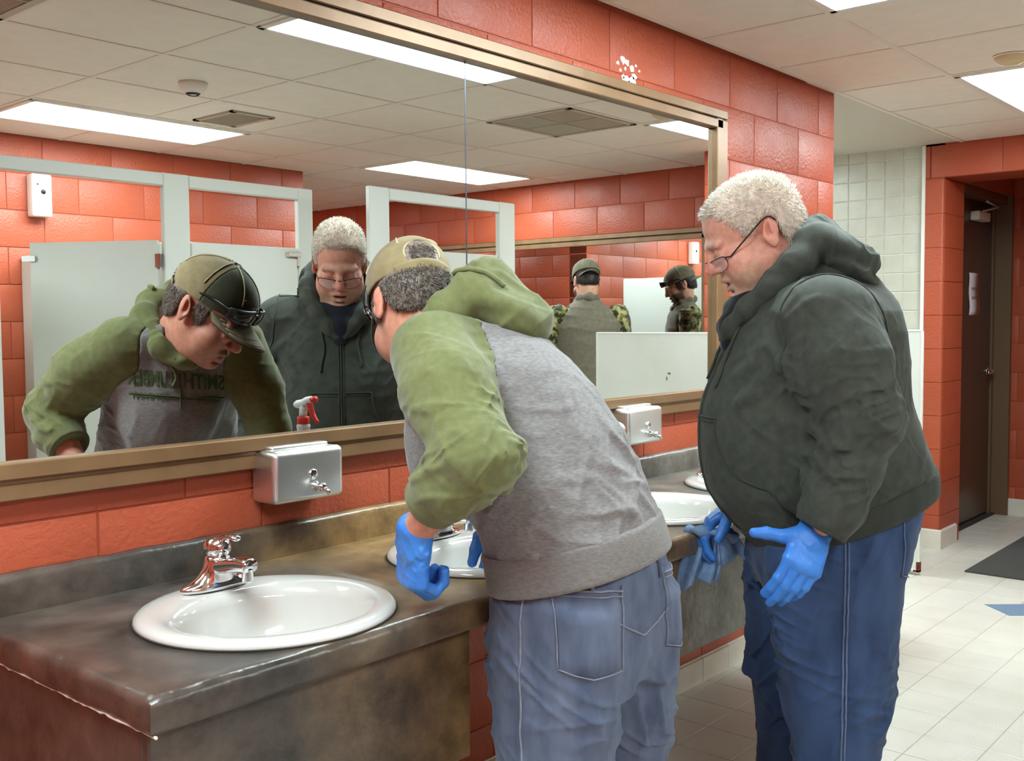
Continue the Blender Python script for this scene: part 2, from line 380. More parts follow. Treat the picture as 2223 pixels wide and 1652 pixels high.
# ------------------------------------------------------------------ ceiling fittings
LL = ['long ceiling light panel nearest above the long mirror', 'ceiling light panel near the entry column, past the dome sensor',
      'ceiling light panel above the stall with the open door', 'ceiling light panel in front of the second mirror', 'unseen ceiling light panel added overhead behind the camera', 'unseen ceiling light panel added above the stalls behind the camera', 'added square fill light panel, hidden in the deep recess to brighten it']
def troffer(r, lab):
    x0, x1, y1, y0 = r[0]+.012, r[1]-.012, r[2]-.012, r[3]+.012
    e = empty('ceiling_light', ((x0+x1)/2, (y0+y1)/2, H)); tag(e, lab, 'ceiling light', 'fluorescent ceiling panels')
    bm = bmesh.new(); t = .028
    for q in ((x0, x1, y0, y0+t), (x0, x1, y1-t, y1), (x0, x0+t, y0, y1), (x1-t, x1, y0, y1)): abox(bm, *q, H-.009, H+.004, .003)
    obj('frame', bm, M['white'], e)
    box('diffuser', x0+t-.002, x1-t+.002, y0+t-.002, y1-t+.002, H-.005, H+.001, M['lamp'], e)
for r, l in zip(lights, LL): troffer(r, l)
troffer((4.75, 5.45, 1.75, 1.05), 'square ceiling light panel hidden in the tiled alcove')
def grille(name, x0, x1, y0, y1, lab, cells=2, dark=True):
    e = empty(name, ((x0+x1)/2, (y0+y1)/2, H)); tag(e, lab, 'vent')
    box('backing', x0+.01, x1-.01, y0+.01, y1-.01, H+.006, H+.011, M['dark'], e)
    bm = bmesh.new(); t = .03
    for q in ((x0, x1, y0, y0+t), (x0, x1, y1-t, y1), (x0, x0+t, y0, y1), (x1-t, x1, y0, y1)): abox(bm, *q, H-.008, H+.003)
    obj('frame', bm, M['grille'], e)
    if cells == 2:
        xm, ym = (x0+x1)/2, (y0+y1)/2
        bm = bmesh.new(); abox(bm, xm-.006, xm+.006, y0, y1, H-.007, H+.003); abox(bm, x0, x1, ym-.006, ym+.006, H-.007, H+.003); obj('mullion', bm, M['grille'], e)
        for (a, b, c, d, fl2) in ((x0+t, xm, y0+t, ym, 1), (xm, x1-t, y0+t, ym, 1), (x0+t, xm, ym, y1-t, 0), (xm, x1-t, ym, y1-t, 0)):
            bm = bmesh.new(); n = 26
            for k in range(n):   # slanted louvres; opposite quadrants lean opposite ways
                if fl2:
                    xx = a+(b-a)*(k+.5)/n; tube(bm, [(xx, c, H-.002), (xx, d, H-.002)], .0035, 4)
                else:
                    yy = c+(d-c)*(k+.5)/n; tube(bm, [(a, yy, H-.002), (b, yy, H-.002)], .0035, 4)
            tag(obj('louvre_panel', bm, M['grille'], e), kind='stuff')
    else:
        n = 16
        for k in range(n):
            yy = y0+t+(y1-y0-2*t)*(k+.5)/n
            box('louvre', x0+t, x1-t, yy-.003, yy+.003, H-.006, H+.004, M['grille'], e)
grille('return_grille', 4.057, 4.643, -1.642, -1.099, 'large square return air grille in the ceiling, reflected in right mirror pane')
grille('supply_vent', 3.0, 3.25, -2.70, -2.35, 'small ceiling vent with narrow louvres beside the smoke detector', 1)
grille('ceiling_diffuser', 1.007, 1.593, -1.642, -1.099, 'dark ceiling grille at the upper left corner of the mirror')
def dome(name, c, prof, m, lab, cat, extra=None):
    e = empty(name, c); tag(e, lab, cat)
    obj('housing', lathe(bmesh.new(), prof, c, 32, cap=True), m, e, True)
    if extra: extra(e)
dome('smoke_detector', (2.556, -1.995, H), [(.062, .0), (.06, -.012), (.058, -.02), (.045, -.036), (.03, -.046), (.012, -.052), (.001, -.053)], M['plastic'],
     'white round smoke detector on the ceiling', 'smoke detector', lambda e: obj('sensor_slot', lathe(bmesh.new(), [(.02, -.0515), (.03, -.0465), (.032, -.0455), (.022, -.0535)], (2.556, -1.995, H), 24), M['dark'], e))
M['yellowed'] = mat('yellowed_plastic', srgb(206, 190, 150), .45)
dome('ceiling_sensor', (4.47, -.82, H), [(.062, .002), (.064, -.006), (.058, -.02), (.042, -.032), (.02, -.038), (.001, -.039)], M['yellowed'],
     'yellowed round dome fitting on the ceiling beside a light', 'ceiling fitting', lambda e: obj('rim', lathe(bmesh.new(), [(.066, .001), (.07, -.004), (.064, -.007)], (4.47, -.82, H), 32), M['grid'], e))
# ------------------------------------------------------------------ wall mirrors
def wall_mirror(name, P, u0, u1, z0, z1, splits, lab, fr=.092, frz=.075, grp=None):
    """P(u,d,z): u along the wall, d out of the wall"""
    def pb(nm, u_0, u_1, d0, d1, z_0, z_1, m, par, bev=0):
        a, b = Vector(P(u_0, d0, z_0)), Vector(P(u_1, d1, z_1)); return box(nm, a.x, b.x, a.y, b.y, a.z, b.z, m, par, bev)
    e = empty(name, P((u0+u1)/2, 0, z0)); tag(e, lab, 'mirror', grp)
    def rail(a0, a1, b0, b1, inner):   # each rail: outer flat, dark groove, inner step
        h = empty('frame_rail', P((a0+a1)/2, 0, (b0+b1)/2)); setparent(h, e)
        if inner in 'TB':
            s = 1 if inner == 'T' else -1   # outer side up for top rail
            zo, zi = (b1, b0) if inner == 'T' else (b0, b1); mid = (zo+zi)/2
            pb('outer_strip', a0, a1, 0, .026, mid+.004*s, zo, M['brown'], h, .003)
            pb('inner_strip', a0+(fr/2), a1-(fr/2), 0, .034, zi, mid-.004*s, M['brown'], h, .003)
            pb('groove', a0+fr/2-.006, a1-fr/2+.006, 0, .018 if inner == 'T' else .0235, mid-.006*s, mid+.006*s, M['groove'] if inner == 'T' else M['brown'], h)
        else:
            uo, ui = (a1, a0) if inner == 'R' else (a0, a1); mid = (uo+ui)/2; s = 1 if inner == 'R' else -1
            pb('outer_strip', mid+.004*s, uo, 0, .026, b0, b1, M['brown'], h, .003)
            pb('inner_strip', ui, mid-.004*s, 0, .034, b0, b1, M['brown'], h, .003)
            pb('groove', mid-.006*s, mid+.006*s, 0, .018, b0, b1, M['groove'], h)
    rail(u0-fr, u1+fr, z1, z1+frz, 'T'); rail(u0-fr, u1+fr, z0-frz, z0, 'B')
    rail(u1, u1+fr, z0-frz/2, z1+frz/2, 'R'); rail(u0-fr, u0, z0-frz/2, z1+frz/2, 'L')
    cuts = [u0]+splits+[u1]
    for a, b in zip(cuts, cuts[1:]): pb('glass_pane', a+.0008, b-.0008, .006, .012, z0-.004, z1+.004, M['mirror'], e)
    for c in splits: pb('seam', c-.0022, c+.0022, .004, .0125, z0, z1, M['seam'], e)
    return e
wall_mirror('wall_mirror', lambda u, d, z: (u, -d, z), .78, 3.54, 1.14, 2.134, [2.16], 'long two-pane mirror in a brown frame over the vanity')
wall_mirror('wall_mirror', lambda u, d, z: (XM-d, u, z), -5.2, -1.58, 1.14, 1.955, [], 'second brown framed mirror in front of the man in the vest', fr=.09)
# chipped paint above the mirror
def chip():
    e = bmesh.new()
    rnd = random.Random(3)
    for (x, z, r) in [(2.93, 2.305, .016), (2.955, 2.30, .012), (2.90, 2.29, .008), (2.985, 2.285, .012), (3.0, 2.262, .014), (2.99, 2.242, .02), (2.955, 2.232, .024), (2.98, 2.222, .022), (2.93, 2.25, .009), (2.915, 2.268, .007), (3.01, 2.3, .006), (3.03, 2.285, .005), (2.945, 2.278, .007)]:
        n = 9; vs = []
        for k in range(n):
            a = 2*math.pi*k/n; q = r*(.55+.6*rnd.random()); vs.append((x+q*1.2*math.cos(a), z+q*math.sin(a)))
        a = [e.verts.new((p[0]+.025, -.0006, p[1]-.02)) for p in vs]; b = [e.verts.new((p[0]+.025, .0, p[1]-.02)) for p in vs]
        e.faces.new(a)
        for k in range(n): e.faces.new((b[k], b[(k+1) % n], a[(k+1) % n], a[k]))
    bmesh.ops.recalc_face_normals(e, faces=e.faces)
    tag(obj('chipped_paint', e, M['chip'], wf), 'white patch of chipped paint')
chip()
# ================================================================== vanity
ZC = .845; YF = -.645; XL = .79; XR = 4.05
SINKS = [(1.19, -.385), (1.835, -.385), (2.58, -.385), (3.2, -.385)]; SR = .245
va = empty('vanity_counter', (2.5, -.32, .5)); tag(va, 'long mottled brown and charcoal vanity counter with four sinks', 'counter')
def jit(x, y, z, a=.004): return a*mnoise.noise(Vector((x*18, y*18, z*18)))
def countertop():
    bm = bmesh.new(); R = .016; y0, y1 = YF+R, -.021; x0 = XL+R
    xs = [x0]+[(SINKS[i][0]+SINKS[i+1][0])/2 for i in range(3)]+[XR]
    hr = SR-.02
    for i, (cx, cy) in enumerate(SINKS):
        a, b = xs[i], xs[i+1]; n = 64; inner = []; outer = []
        for k in range(n):
            t = 2*math.pi*k/n; c, s = math.cos(t), math.sin(t)
            inner.append(bm.verts.new((cx+hr*c, cy+hr*s, ZC)))
            q = min(((b-cx)/c if c > 1e-6 else (a-cx)/c if c < -1e-6 else 9), ((y1-cy)/s if s > 1e-6 else (y0-cy)/s if s < -1e-6 else 9))
            outer.append(bm.verts.new((cx+q*c, cy+q*s, ZC)))
        low = [bm.verts.new((v.co.x, v.co.y, ZC-.03)) for v in inner]
        for k in range(n):
            j = (k+1) % n
            bm.faces.new((inner[k], outer[k], outer[j], inner[j])); bm.faces.new((low[k], inner[k], inner[j], low[j]))
        # the four rectangle corners
        for X, Y in ((a, y0), (b, y0), (b, y1), (a, y1)):
            cand = sorted(outer, key=lambda v: (v.co.x-X)**2+(v.co.y-Y)**2)
            onx = [v for v in cand if abs(v.co.x-X) < 1e-5]; ony = [v for v in cand if abs(v.co.y-Y) < 1e-5]
            if onx and ony and onx[0] is not ony[0]:
                c = bm.verts.new((X, Y, ZC)); bm.faces.new((c, onx[0], ony[0]))
    bmesh.ops.recalc_face_normals(bm, faces=bm.faces)
    # rounded, slightly lumpy front and left edges
    prof = [(0, 0)]+[(R*math.sin(t), -R+R*math.cos(t)) for t in [math.pi/2*k/5 for k in range(1, 6)]]+[(R, -.03), (R, -.046), (R-.004, -.056), (R-.014, -.060), (-.03, -.060)]
    def sweep(path, outd):
        rings = []
        for (p, o) in zip(path, outd):
            ring = []
            for (d, h) in prof:
                q = p+o*d+Vector((0, 0, h)); w = jit(*q) if d > .002 else 0
                ring.append(bm.verts.new(q+o.normalized()*w+Vector((0, 0, w*.5 if d > .002 else 0))))
            rings.append(ring)
        for A, B in zip(rings, rings[1:]):
            for k in range(len(prof)-1): bm.faces.new((A[k], B[k], B[k+1], A[k+1]))
    N = 260; path = [Vector((x0, y1-(y1-y0)*k/50, ZC)) for k in range(50)]; od = [Vector((-1, 0, 0))]*50
    path.append(Vector((x0, y0, ZC))); od.append(Vector((-1, -1, 0)))
    for k in range(1, N+1): path.append(Vector((x0+(XR-x0)*k/N, y0, ZC))); od.append(Vector((0, -1, 0)))
    o = obj('countertop', bm, M['vanity'], va, True); bm = bmesh.new()
    sweep(path, od)
    bmesh.ops.recalc_face_normals(bm, faces=bm.faces)
    o = obj('counter_edge', bm, M['vanity_rough'], va, True)
    try: o.data.set_sharp_from_angle(angle=1.0)
    except Exception: pass
countertop()
def splash():
    bm = bmesh.new(); prof = [(-.022, ZC-.002), (-.0215, ZC+.06), (-.021, ZC+.068), (-.017, ZC+.0755), (-.010, ZC+.079), (-.001, ZC+.08), (-.001, ZC-.01)]
    N = 220; rings = []
    for k in range(N+1):
        x = XL+(XR-XL)*k/N
        rings.append([bm.verts.new((x, y+(jit(x, y, z, .0016) if y < -.005 and z > ZC+.05 else 0), z+(jit(x, 3, z, .002) if z > ZC+.05 else 0))) for y, z in prof])
    for A, B in zip(rings, rings[1:]):
        for k in range(len(prof)-1): bm.faces.new((A[k], B[k], B[k+1], A[k+1]))
    bm.faces.new(rings[0]); bm.faces.new(rings[-1])
    bmesh.ops.recalc_face_normals(bm, faces=bm.faces)
    obj('backsplash', bm, M['vanity_rough'], va, True)
splash()
for nm, x0, x1, zb in (('apron', .805, 1.522, .512), ('apron', 2.28, 4.0, .51)):
    bm = bmesh.new(); abox(bm, x0, x1, -.61, -.59, zb, ZC-.05, .004); abox(bm, x0, x0+.018, -.592, -.002, zb, ZC-.05, .003)
    abox(bm, x1-.018, x1, -.592, -.002, zb, ZC-.05, .003); abox(bm, x0+.016, x1-.016, -.592, -.004, zb+.004, zb+.016)
    obj(nm, bm, M['vanity_rough'], va)
# bead of white caulk peeling below the left edge
pts = [Vector((.7985-.002, -.03-.55*k/40, ZC-.0575+.004*mnoise.noise(Vector((k*.6, 0, 5))))) for k in range(46)]
obj('caulk_bead', tube(bmesh.new(), pts, [.0018+.0022*abs(mnoise.noise(Vector((k*.5, 2, 1)))) for k in range(46)], 6), M['caulk'], va)
# ------------------------------------------------------------------ sinks and faucets
def sink(cx, cy, lab):
    e = empty('sink', (cx, cy, ZC)); tag(e, lab, 'sink', 'oval drop-in sinks')
    prof = [(.247, -.0005), (.2475, .005), (.245, .010), (.238, .0145), (.226, .0165), (.212, .016), (.200, .012), (.192, .004), (.186, -.012), (.178, -.05), (.160, -.095), (.128, -.128), (.085, -.145), (.04, -.152), (.026, -.155)]
    bm = bmesh.new(); n = 72; rings = []
    for r, h in prof:
        ring = []
        for k in range(n):
            t = 2*math.pi*k/n; c, s = math.cos(t), math.sin(t)
            # bowl is shifted toward the user and shallower in y to leave a faucet deck
            f = 1.0 if r > .21 else 0.0; g = min(1, max(0, (.215-r)/.02))
            ry = r*(1-.13*g); oy = -.028*g
            ring.append(bm.verts.new((cx+r*c, cy+oy+ry*s, ZC+h)))
        rings.append(ring)
    for A, B in zip(rings, rings[1:]):
        for k in range(n): bm.faces.new((A[k], A[(k+1) % n], B[(k+1) % n], B[k]))
    # back side for thickness
    bmesh.ops.recalc_face_normals(bm, faces=bm.faces)
    for f in bm.faces: f.normal_flip() if False else None
    o = obj('basin', bm, M['porcelain'], e, True)
    sm = o.modifiers.new('thick', 'SOLIDIFY'); sm.thickness = .004; sm.offset = -1
    obj('drain', lathe(bmesh.new(), [(.026, -.150), (.024, -.1485), (.018, -.150), (.016, -.156), (.001, -.157)], (cx, cy-.028, ZC), 24), M['chrome'], e, True)
    obj('gasket', lathe(bmesh.new(), [(.2455, -.0005), (.2495, .0002), (.2485, .003), (.246, .003)], (cx, cy, ZC), 72), M['dark'], e, True)
def faucet(cx, cy, lab):
    z0 = ZC+.0165; e = empty('faucet', (cx, cy, z0)); tag(e, lab, 'faucet', 'chrome single-lever faucets')
    # escutcheon + body: oval base sweeping up to the column
    bm = bmesh.new(); n = 40; secs = [(.083, .030, 0, 0), (.083, .030, .006, 0), (.079, .0275, .011, 0), (.062, .026, .0155, -.001), (.044, .0255, .026, -.002), (.031, .026, .042, -.004), (.0265, .0262, .056, -.005), (.0245, .0245, .064, -.005), (.018, .018, .067, -.005), (.001, .001, .0672, -.005)]
    rings = []
    for a, b, h, oy in secs:
        rings.append([bm.verts.new((cx+a*math.copysign(abs(math.cos(2*math.pi*k/n))**.9, math.cos(2*math.pi*k/n)), cy+oy+b*math.sin(2*math.pi*k/n), z0+h)) for k in range(n)])
    for A, B in zip(rings, rings[1:]):
        for k in range(n): bm.faces.new((A[k], A[(k+1) % n], B[(k+1) % n], B[k]))
    bm.faces.new(rings[0][::-1]); obj('base', bm, M['chrome'], e, True)
    # spout: flat-topped arm toward the user
    bm = bmesh.new(); path = smoothpath([(cx, cy-.005, z0+.040), (cx, cy-.045, z0+.050), (cx, cy-.085, z0+.058), (cx, cy-.118, z0+.060)], 5)
    rings = []; N = len(path)
    for i, p in enumerate(path):
        t = i/(N-1); wd = .023-.006*t; ht = .018-.005*t
        rings.append([bm.verts.new(p+Vector((wd*math.copysign(abs(math.cos(q))**.6, math.cos(q)), 0, ht*math.copysign(abs(math.sin(q))**.6, math.sin(q))))) for q in [2*math.pi*k/20 for k in range(20)]])
    for A, B in zip(rings, rings[1:]):
        for k in range(20): bm.faces.new((A[k], B[k], B[(k+1) % 20], A[(k+1) % 20]))
    bm.faces.new(rings[0]); bm.faces.new(rings[-1][::-1]); bmesh.ops.recalc_face_normals(bm, faces=bm.faces)
    sp = obj('spout', bm, M['chrome'], e, True)
    obj('aerator', lathe(bmesh.new(), [(.001, -.034), (.0105, -.034), (.0115, -.03), (.0115, -.008)], (cx, cy-.108, z0+.06), 20), M['chrome'], sp, True)
    # lever: dome with a short handle
    bm = bmesh.new(); lathe(bm, [(.021, .066), (.0265, .071), (.0285, .080), (.0275, .090), (.022, .099), (.012, .1045), (.001, .106)], (cx, cy-.005, z0), 28)
    hd = obj('lever', bm, M['chrome'], e, True)
    bm = bmesh.new(); pth = smoothpath([(cx, cy-.012, z0+.098), (cx, cy-.035, z0+.108), (cx, cy-.058, z0+.111), (cx, cy-.078, z0+.108)], 5)
    tube(bm, pth, [.012, .0115, .011, .0105, .010, .0098, .0096, .0096, .0096, .0098, .010, .0102, .0105, .0105, .010, .007], 14, flat=((0, 0, 1), .55)); obj('handle', bm, M['chrome'], hd, True)
names = ['nearest white sink with chrome faucet, at the counter corner', 'white sink below the blue glove of the bending man', 'white sink behind the bending man, beside the blue cloth', 'farthest white sink, half hidden by the dark hoodie']
fn = ['chrome faucet on the nearest sink', 'faucet on the sink the bending man leans over', 'faucet on the sink behind the bending man', 'faucet on the farthest sink']
for (cx, cy), l, l2 in zip(SINKS, names, fn):
    sink(cx, cy, l); faucet(cx+.012, cy+.19, l2)
# ------------------------------------------------------------------ soap dispensers
def dispenser(x0, lab):
    x1 = x0+.205; z0, z1 = .985, 1.108; y0, y1 = -.095, -.001
    e = empty('soap_dispenser', ((x0+x1)/2, 0, z0)); tag(e, lab, 'soap dispenser', 'steel soap dispensers on the wall')
    bm = bmesh.new(); abox(bm, x0, x1, y0, y1, z0, z1, .014, 4); obj('tank', bm, M['steel'], e, True)
    bm = bmesh.new(); abox(bm, x0+.02, x1-.02, y0+.035, y1, z1-.002, z1+.008, .004, 2); obj('lid', bm, M['steel'], e, True)
    xc = (x0+x1)/2+.012
    obj('sight_window', lathe(bmesh.new(), [(.012, 0), (.0125, -.003), (.010, -.005), (.001, -.0052)], (xc-.005, y0, z0+.062), 20, axis='Y'), M['chrome'], e, True)
    bm = bmesh.new(); lathe(bm, [(.012, .0), (.012, -.008), (.0085, -.012), (.0085, -.024), (.0105, -.026), (.0105, -.034), (.006, -.037), (.001, -.037)], (xc, y0, z0+.033), 20, axis='Y')
    v = obj('push_valve', bm, M['chrome'], e, True)
    obj('nozzle', tube(bmesh.new(), [(xc, y0-.03, z0+.033), (xc+.004, y0-.042, z0+.026), (xc+.005, y0-.048, z0+.018)], .005, 10), M['chrome'], v, True)
dispenser(1.425, 'steel soap dispenser on the wall beside the nearest sink'); dispenser(2.855, 'steel soap dispenser half hidden by the bending man')
# ------------------------------------------------------------------ spray bottle (seen in the mirror)
def spray(cx, cy):
    z = ZC+.0002; e = empty('spray_bottle', (cx, cy, z)); tag(e, 'white spray bottle with red trigger, seen in the mirror', 'spray bottle')
    obj('bottle', lathe(bmesh.new(), [(.001, 0), (.036, 0), (.040, .005), (.040, .13), (.0395, .16), (.034, .19), (.024, .212), (.0195, .222), (.0215, .23), (.0215, .238), (.016, .243)], (cx, cy, z), 32), M['bottle'], e, True)
    obj('collar', lathe(bmesh.new(), [(.0185, .240), (.0195, .243), (.0195, .262), (.017, .265), (.001, .265)], (cx, cy, z), 28), M['redplastic'], e, True)
    d = Vector((.2, .98, 0)); zz = Vector((0, 0, 1)); o = Vector((cx, cy, z))
    hd = bmesh.new(); tube(hd, [o+zz*.262, o+zz*.285, o+zz*.297+d*.006], [.0135, .0125, .013], 16)
    tube(hd, smoothpath([o-d*.036+zz*.300, o-d*.024+zz*.302, o+zz*.306, o+d*.02+zz*.315, o+d*.036+zz*.318], 3), [.004, .008, .010, .0125, .0135, .0135, .0135, .0135, .0135, .013, .0125, .012, .0115], 14); obj('spray_head', hd, M['bottle'], e, True)
    obj('nozzle', tube(bmesh.new(), [o+d*.034+zz*.318, o+d*.054+zz*.32], [.010, .0095], 12), M['redplastic'], e, True)
    obj('trigger', tube(bmesh.new(), smoothpath([o+d*.024+zz*.312, o+d*.030+zz*.295, o+d*.040+zz*.270, o+d*.058+zz*.246], 4), [.010, .0105, .0105, .010, .010, .0095, .009, .0085, .008, .0075, .007, .0065, .006], 12), M['redplastic'], e, True)
spray(2.035, -.605)
# ================================================================== stalls (seen in the mirror)
ZT, ZD, ZB = 2.078, 1.778, .30
def latch(par, x, y, z, s=1):
    bm = bmesh.new(); abox(bm, x-.02, x+.02, y-.012, y+.012, z-.012, z+.012, .003); obj('latch', bm, M['chrome'], par)
sa = empty('toilet_stall', (2.5, -2.2, 0)); tag(sa, 'grey toilet stall front with one door swung open, left in mirror', 'toilet stall')
YS = -2.2
for x0, x1 in ((1.66, 1.80), (2.525, 2.655), (3.268, 3.36)): box('pilaster', x0, x1, YS-.032, YS, .0, ZT-.045 if x0 > 5 else ZT, M['part'], sa, .004)
for a, b in ((1.80, 2.525), (2.655, 3.268)): box('headrail', a, b, YS-.034, YS+.002, ZT-.058, ZT-.002, M['part'], sa, .004)
d = box('door', 2.664, 3.260, YS-.026, YS-.004, ZB, ZD, M['part'], sa, .003); box('latch', 3.19, 3.275, YS-.004, YS+.014, ZD-.045, ZD-.02, M['chrome'], d, .003); box('hinge', 3.256, 3.272, YS-.03, YS+.004, ZD-.09, ZD-.02, M['chrome'], d, .002)
# open door: hinged at the left edge of the middle pilaster, swung into the stall
hx, hy = 2.515, YS-.02; ex, ey = 2.185, -2.76
dv = Vector((ex-hx, ey-hy, 0)); L_ = dv.length; dv.normalize(); nv = Vector((-dv.y, dv.x, 0))
def obox(bm, o, d, n, l0, l1, t0, t1, z0, z1):
    c = [o+d*l+n*t+Vector((0, 0, z)) for z in (z0, z1) for l, t in ((l0, t0), (l1, t0), (l1, t1), (l0, t1))]
    v = [bm.verts.new(p) for p in c]
    for f in ((3, 2, 1, 0), (4, 5, 6, 7), (0, 1, 5, 4), (1, 2, 6, 5), (2, 3, 7, 6), (3, 0, 4, 7)): bm.faces.new([v[i] for i in f])
    bmesh.ops.recalc_face_normals(bm, faces=bm.faces); return bm
o = Vector((hx, hy, 0))
d = obj('door', obox(bmesh.new(), o, dv, nv, .012, L_, -.012, .012, ZB, ZD), M['part'], sa)
obj('latch', obox(bmesh.new(), o, dv, nv, L_-.03, L_+.035, -.022, .022, ZD-.085, ZD-.06), M['chrome'], d)
obj('hinge', obox(bmesh.new(), o, dv, nv, -.006, .02, -.016, .016, ZD-.12, ZD-.06), M['chrome'], d)
box('side_panel', 2.58, 2.602, YB+.01, YS-.034, ZB, ZD, M['part'], sa, .003); box('side_panel', 3.33, 3.352, YB+.01, YS-.034, ZB, ZD, M['part'], sa, .003)
box('side_panel', 1.72, 1.742, YB+.01, YS-.034, ZB, ZD, M['part'], sa, .003)
sb = empty('toilet_stall', (4.0, -1.95, 0)); tag(sb, 'free-standing grey toilet stall front, behind both men in mirror', 'toilet stall')
YS2 = -1.95
for x0, x1 in ((3.52, 3.655), (4.505, 4.645)): box('pilaster', x0, x1, YS2-.032, YS2, 0, 2.092, M['part'], sb, .004)
box('headrail', 3.655, 4.505, YS2-.034, YS2+.002, 2.03, 2.09, M['part'], sb, .004)
d = box('door', 3.664, 4.497, YS2-.026, YS2-.004, ZB, 1.785, M['part'], sb, .003); box('latch', 4.43, 4.51, YS2-.004, YS2+.014, 1.745, 1.768, M['chrome'], d, .003); box('hinge', 4.494, 4.51, YS2-.03, YS2+.004, 1.70, 1.77, M['chrome'], d, .002)
box('side_panel', 3.56, 3.582, -3.3, YS2-.034, ZB, ZD, M['part'], sb, .003)
box('side_panel', 4.58, 4.602, -3.3, YS2-.034, ZB, ZD, M['part'], sb, .003)
# air freshener high on the back wall
e = empty('air_freshener', (2.68, YB, 2.0)); tag(e, 'white automatic air freshener on the orange back wall', 'air freshener')
box('case', 2.625, 2.735, YB+.001, YB+.075, 2.0, 2.232, M['plastic'], e, .01, 3, True)
obj('sensor', lathe(bmesh.new(), [(.014, 0), (.013, .003), (.001, .004)], (2.685, YB+.0745, 2.135), 18, axis='Y'), M['black'], e)
obj('vent_slot', lathe(bmesh.new(), [(.006, 0), (.005, .002), (.001, .0025)], (2.655, YB+.0745, 2.175), 12, axis='Y'), M['dark'], e)
# roll dispenser inside the stall, its rounded edge peeks in at the mirror's lower left
e = empty('roll_dispenser', (2.30, YB, .75)); tag(e, 'white rounded paper roll dispenser at the mirror left edge', 'paper dispenser')
bm = bmesh.new(); abox(bm, 2.02, 2.40, YB+.004, YB+.14, .55, 1.02, .06, 5); obj('cover', bm, M['plastic'], e, True)
obj('key_lock', lathe(bmesh.new(), [(.01, 0), (.01, .004), (.001, .005)], (2.2, YB+.139, .98), 12, axis='Y'), M['chrome'], e)
# ================================================================== privacy screens
def screen(name, x, y0, y1, z0, z1, lab):
    e = empty(name, (x, (y0+y1)/2, 0)); tag(e, lab, 'privacy screen')
    box('panel', x, x+.022, y0+.01, y1-.01, z0+.008, z1-.008, M['screen'], e)
    bm = bmesh.new(); t = .013
    for q in ((y0, y0+t, z0, z1), (y1-t, y1, z0, z1)): abox(bm, x-.003, x+.025, q[0], q[1], q[2], q[3], .003)
    for q in ((z0, z0+t), (z1-t, z1)): abox(bm, x-.0025, x+.0245, y0, y1, q[0], q[1], .003)
    obj('edge_trim', bm, M['screen'], e); return e
e = screen('privacy_screen', 5.69, -.068, .9, .02, 1.345, 'tall white screen with rusted foot behind the man in dark hoodie')
bm = bmesh.new(); abox(bm, 5.684, 5.7155, -.0695, -.052, .018, .075, .002); abox(bm, 5.684, 5.7155, -.0695, -.035, .018, .03, .002); obj('rust_patch', bm, M['rust'], e)
e = screen('privacy_screen', 5.1, -1.70, -.92, .02, 1.336, 'low white screen seen in the mirror in front of the vest')
bm = bmesh.new(); abox(bm, 5.096, 5.1, -1.19, -1.175, 1.095, 1.105); abox(bm, 5.096, 5.1, -1.2, -1.196, 1.06, 1.08); obj('scuff_mark', bm, M['ink'], e)
# ================================================================== brown door of the entry passage
dr = empty('door_1', (7.3, .19, 0)); tag(dr, 'dark brown door with lever handle in the entry passage', kind='structure')
box('leaf', 6.86, 7.80, .19, .235, .02, 2.2, M['door'], dr, .003)
box('stop', 7.80, 7.835, .175, .235, 0, 2.22, M['jamb'], dr, .002); box('jamb', 7.835, 7.868, .066, .235, 0, 2.26, M['jamb'], dr, .002)
box('jamb', 6.785, 6.86, .10, .235, 0, 2.26, M['jamb'], dr, .002); box('head', 6.785, 7.868, .10, .235, 2.2, 2.26, M['jamb'], dr, .002)
bm = bmesh.new(); lathe(bm, [(.027, 0), (.027, -.008), (.012, -.012), (.011, -.05)], (7.73, .19, 1.03), 20, axis='Y', cap=True)
h = obj('lever_rose', bm, M['chrome'], dr, True); obj('lever', tube(bmesh.new(), [(7.735, .142, 1.03), (7.70, .138, 1.03), (7.60, .142, 1.028)], .011, 12), M['chrome'], h, True)
box('closer_body', 7.30, 7.55, .13, .189, 2.06, 2.12, M['grid'], dr, .006); obj('closer_arm', tube(bmesh.new(), [(7.42, .14, 2.125), (7.66, .115, 2.165), (7.45, .125, 2.19)], .008, 8), M['grid'], dr)
box('threshold', 6.86, 7.835, .15, .235, 0, .012, M['dark'], dr)
nt = empty('paper_notice', (7.41, .188, 1.43)); tag(nt, 'white paper notice taped to the brown door', 'notice')
bm = bmesh.new(); n = 10
for k in range(n+1):
    z = 1.425+.285*k/n; dy = .004+.003*math.sin(k*.9)
    for x in (7.30+.008*math.sin(k*.5), 7.52+.008*math.sin(k*.5)): bm.verts.new((x, .19-dy, z))
bm.verts.ensure_lookup_table()
for k in range(n): bm.faces.new((bm.verts[2*k], bm.verts[2*k+1], bm.verts[2*k+3], bm.verts[2*k+2]))
o = obj('sheet', bm, M['paper'], nt, True); sm = o.modifiers.new('t', 'SOLIDIFY'); sm.thickness = .0006
for z, a, b in ((1.607, 7.33, 7.49), (1.598, 7.335, 7.47), (1.545, 7.34, 7.49), (1.537, 7.34, 7.47)): box('print_line', a, b, .1802, .1806, z, z+.004, M['ink'], nt)
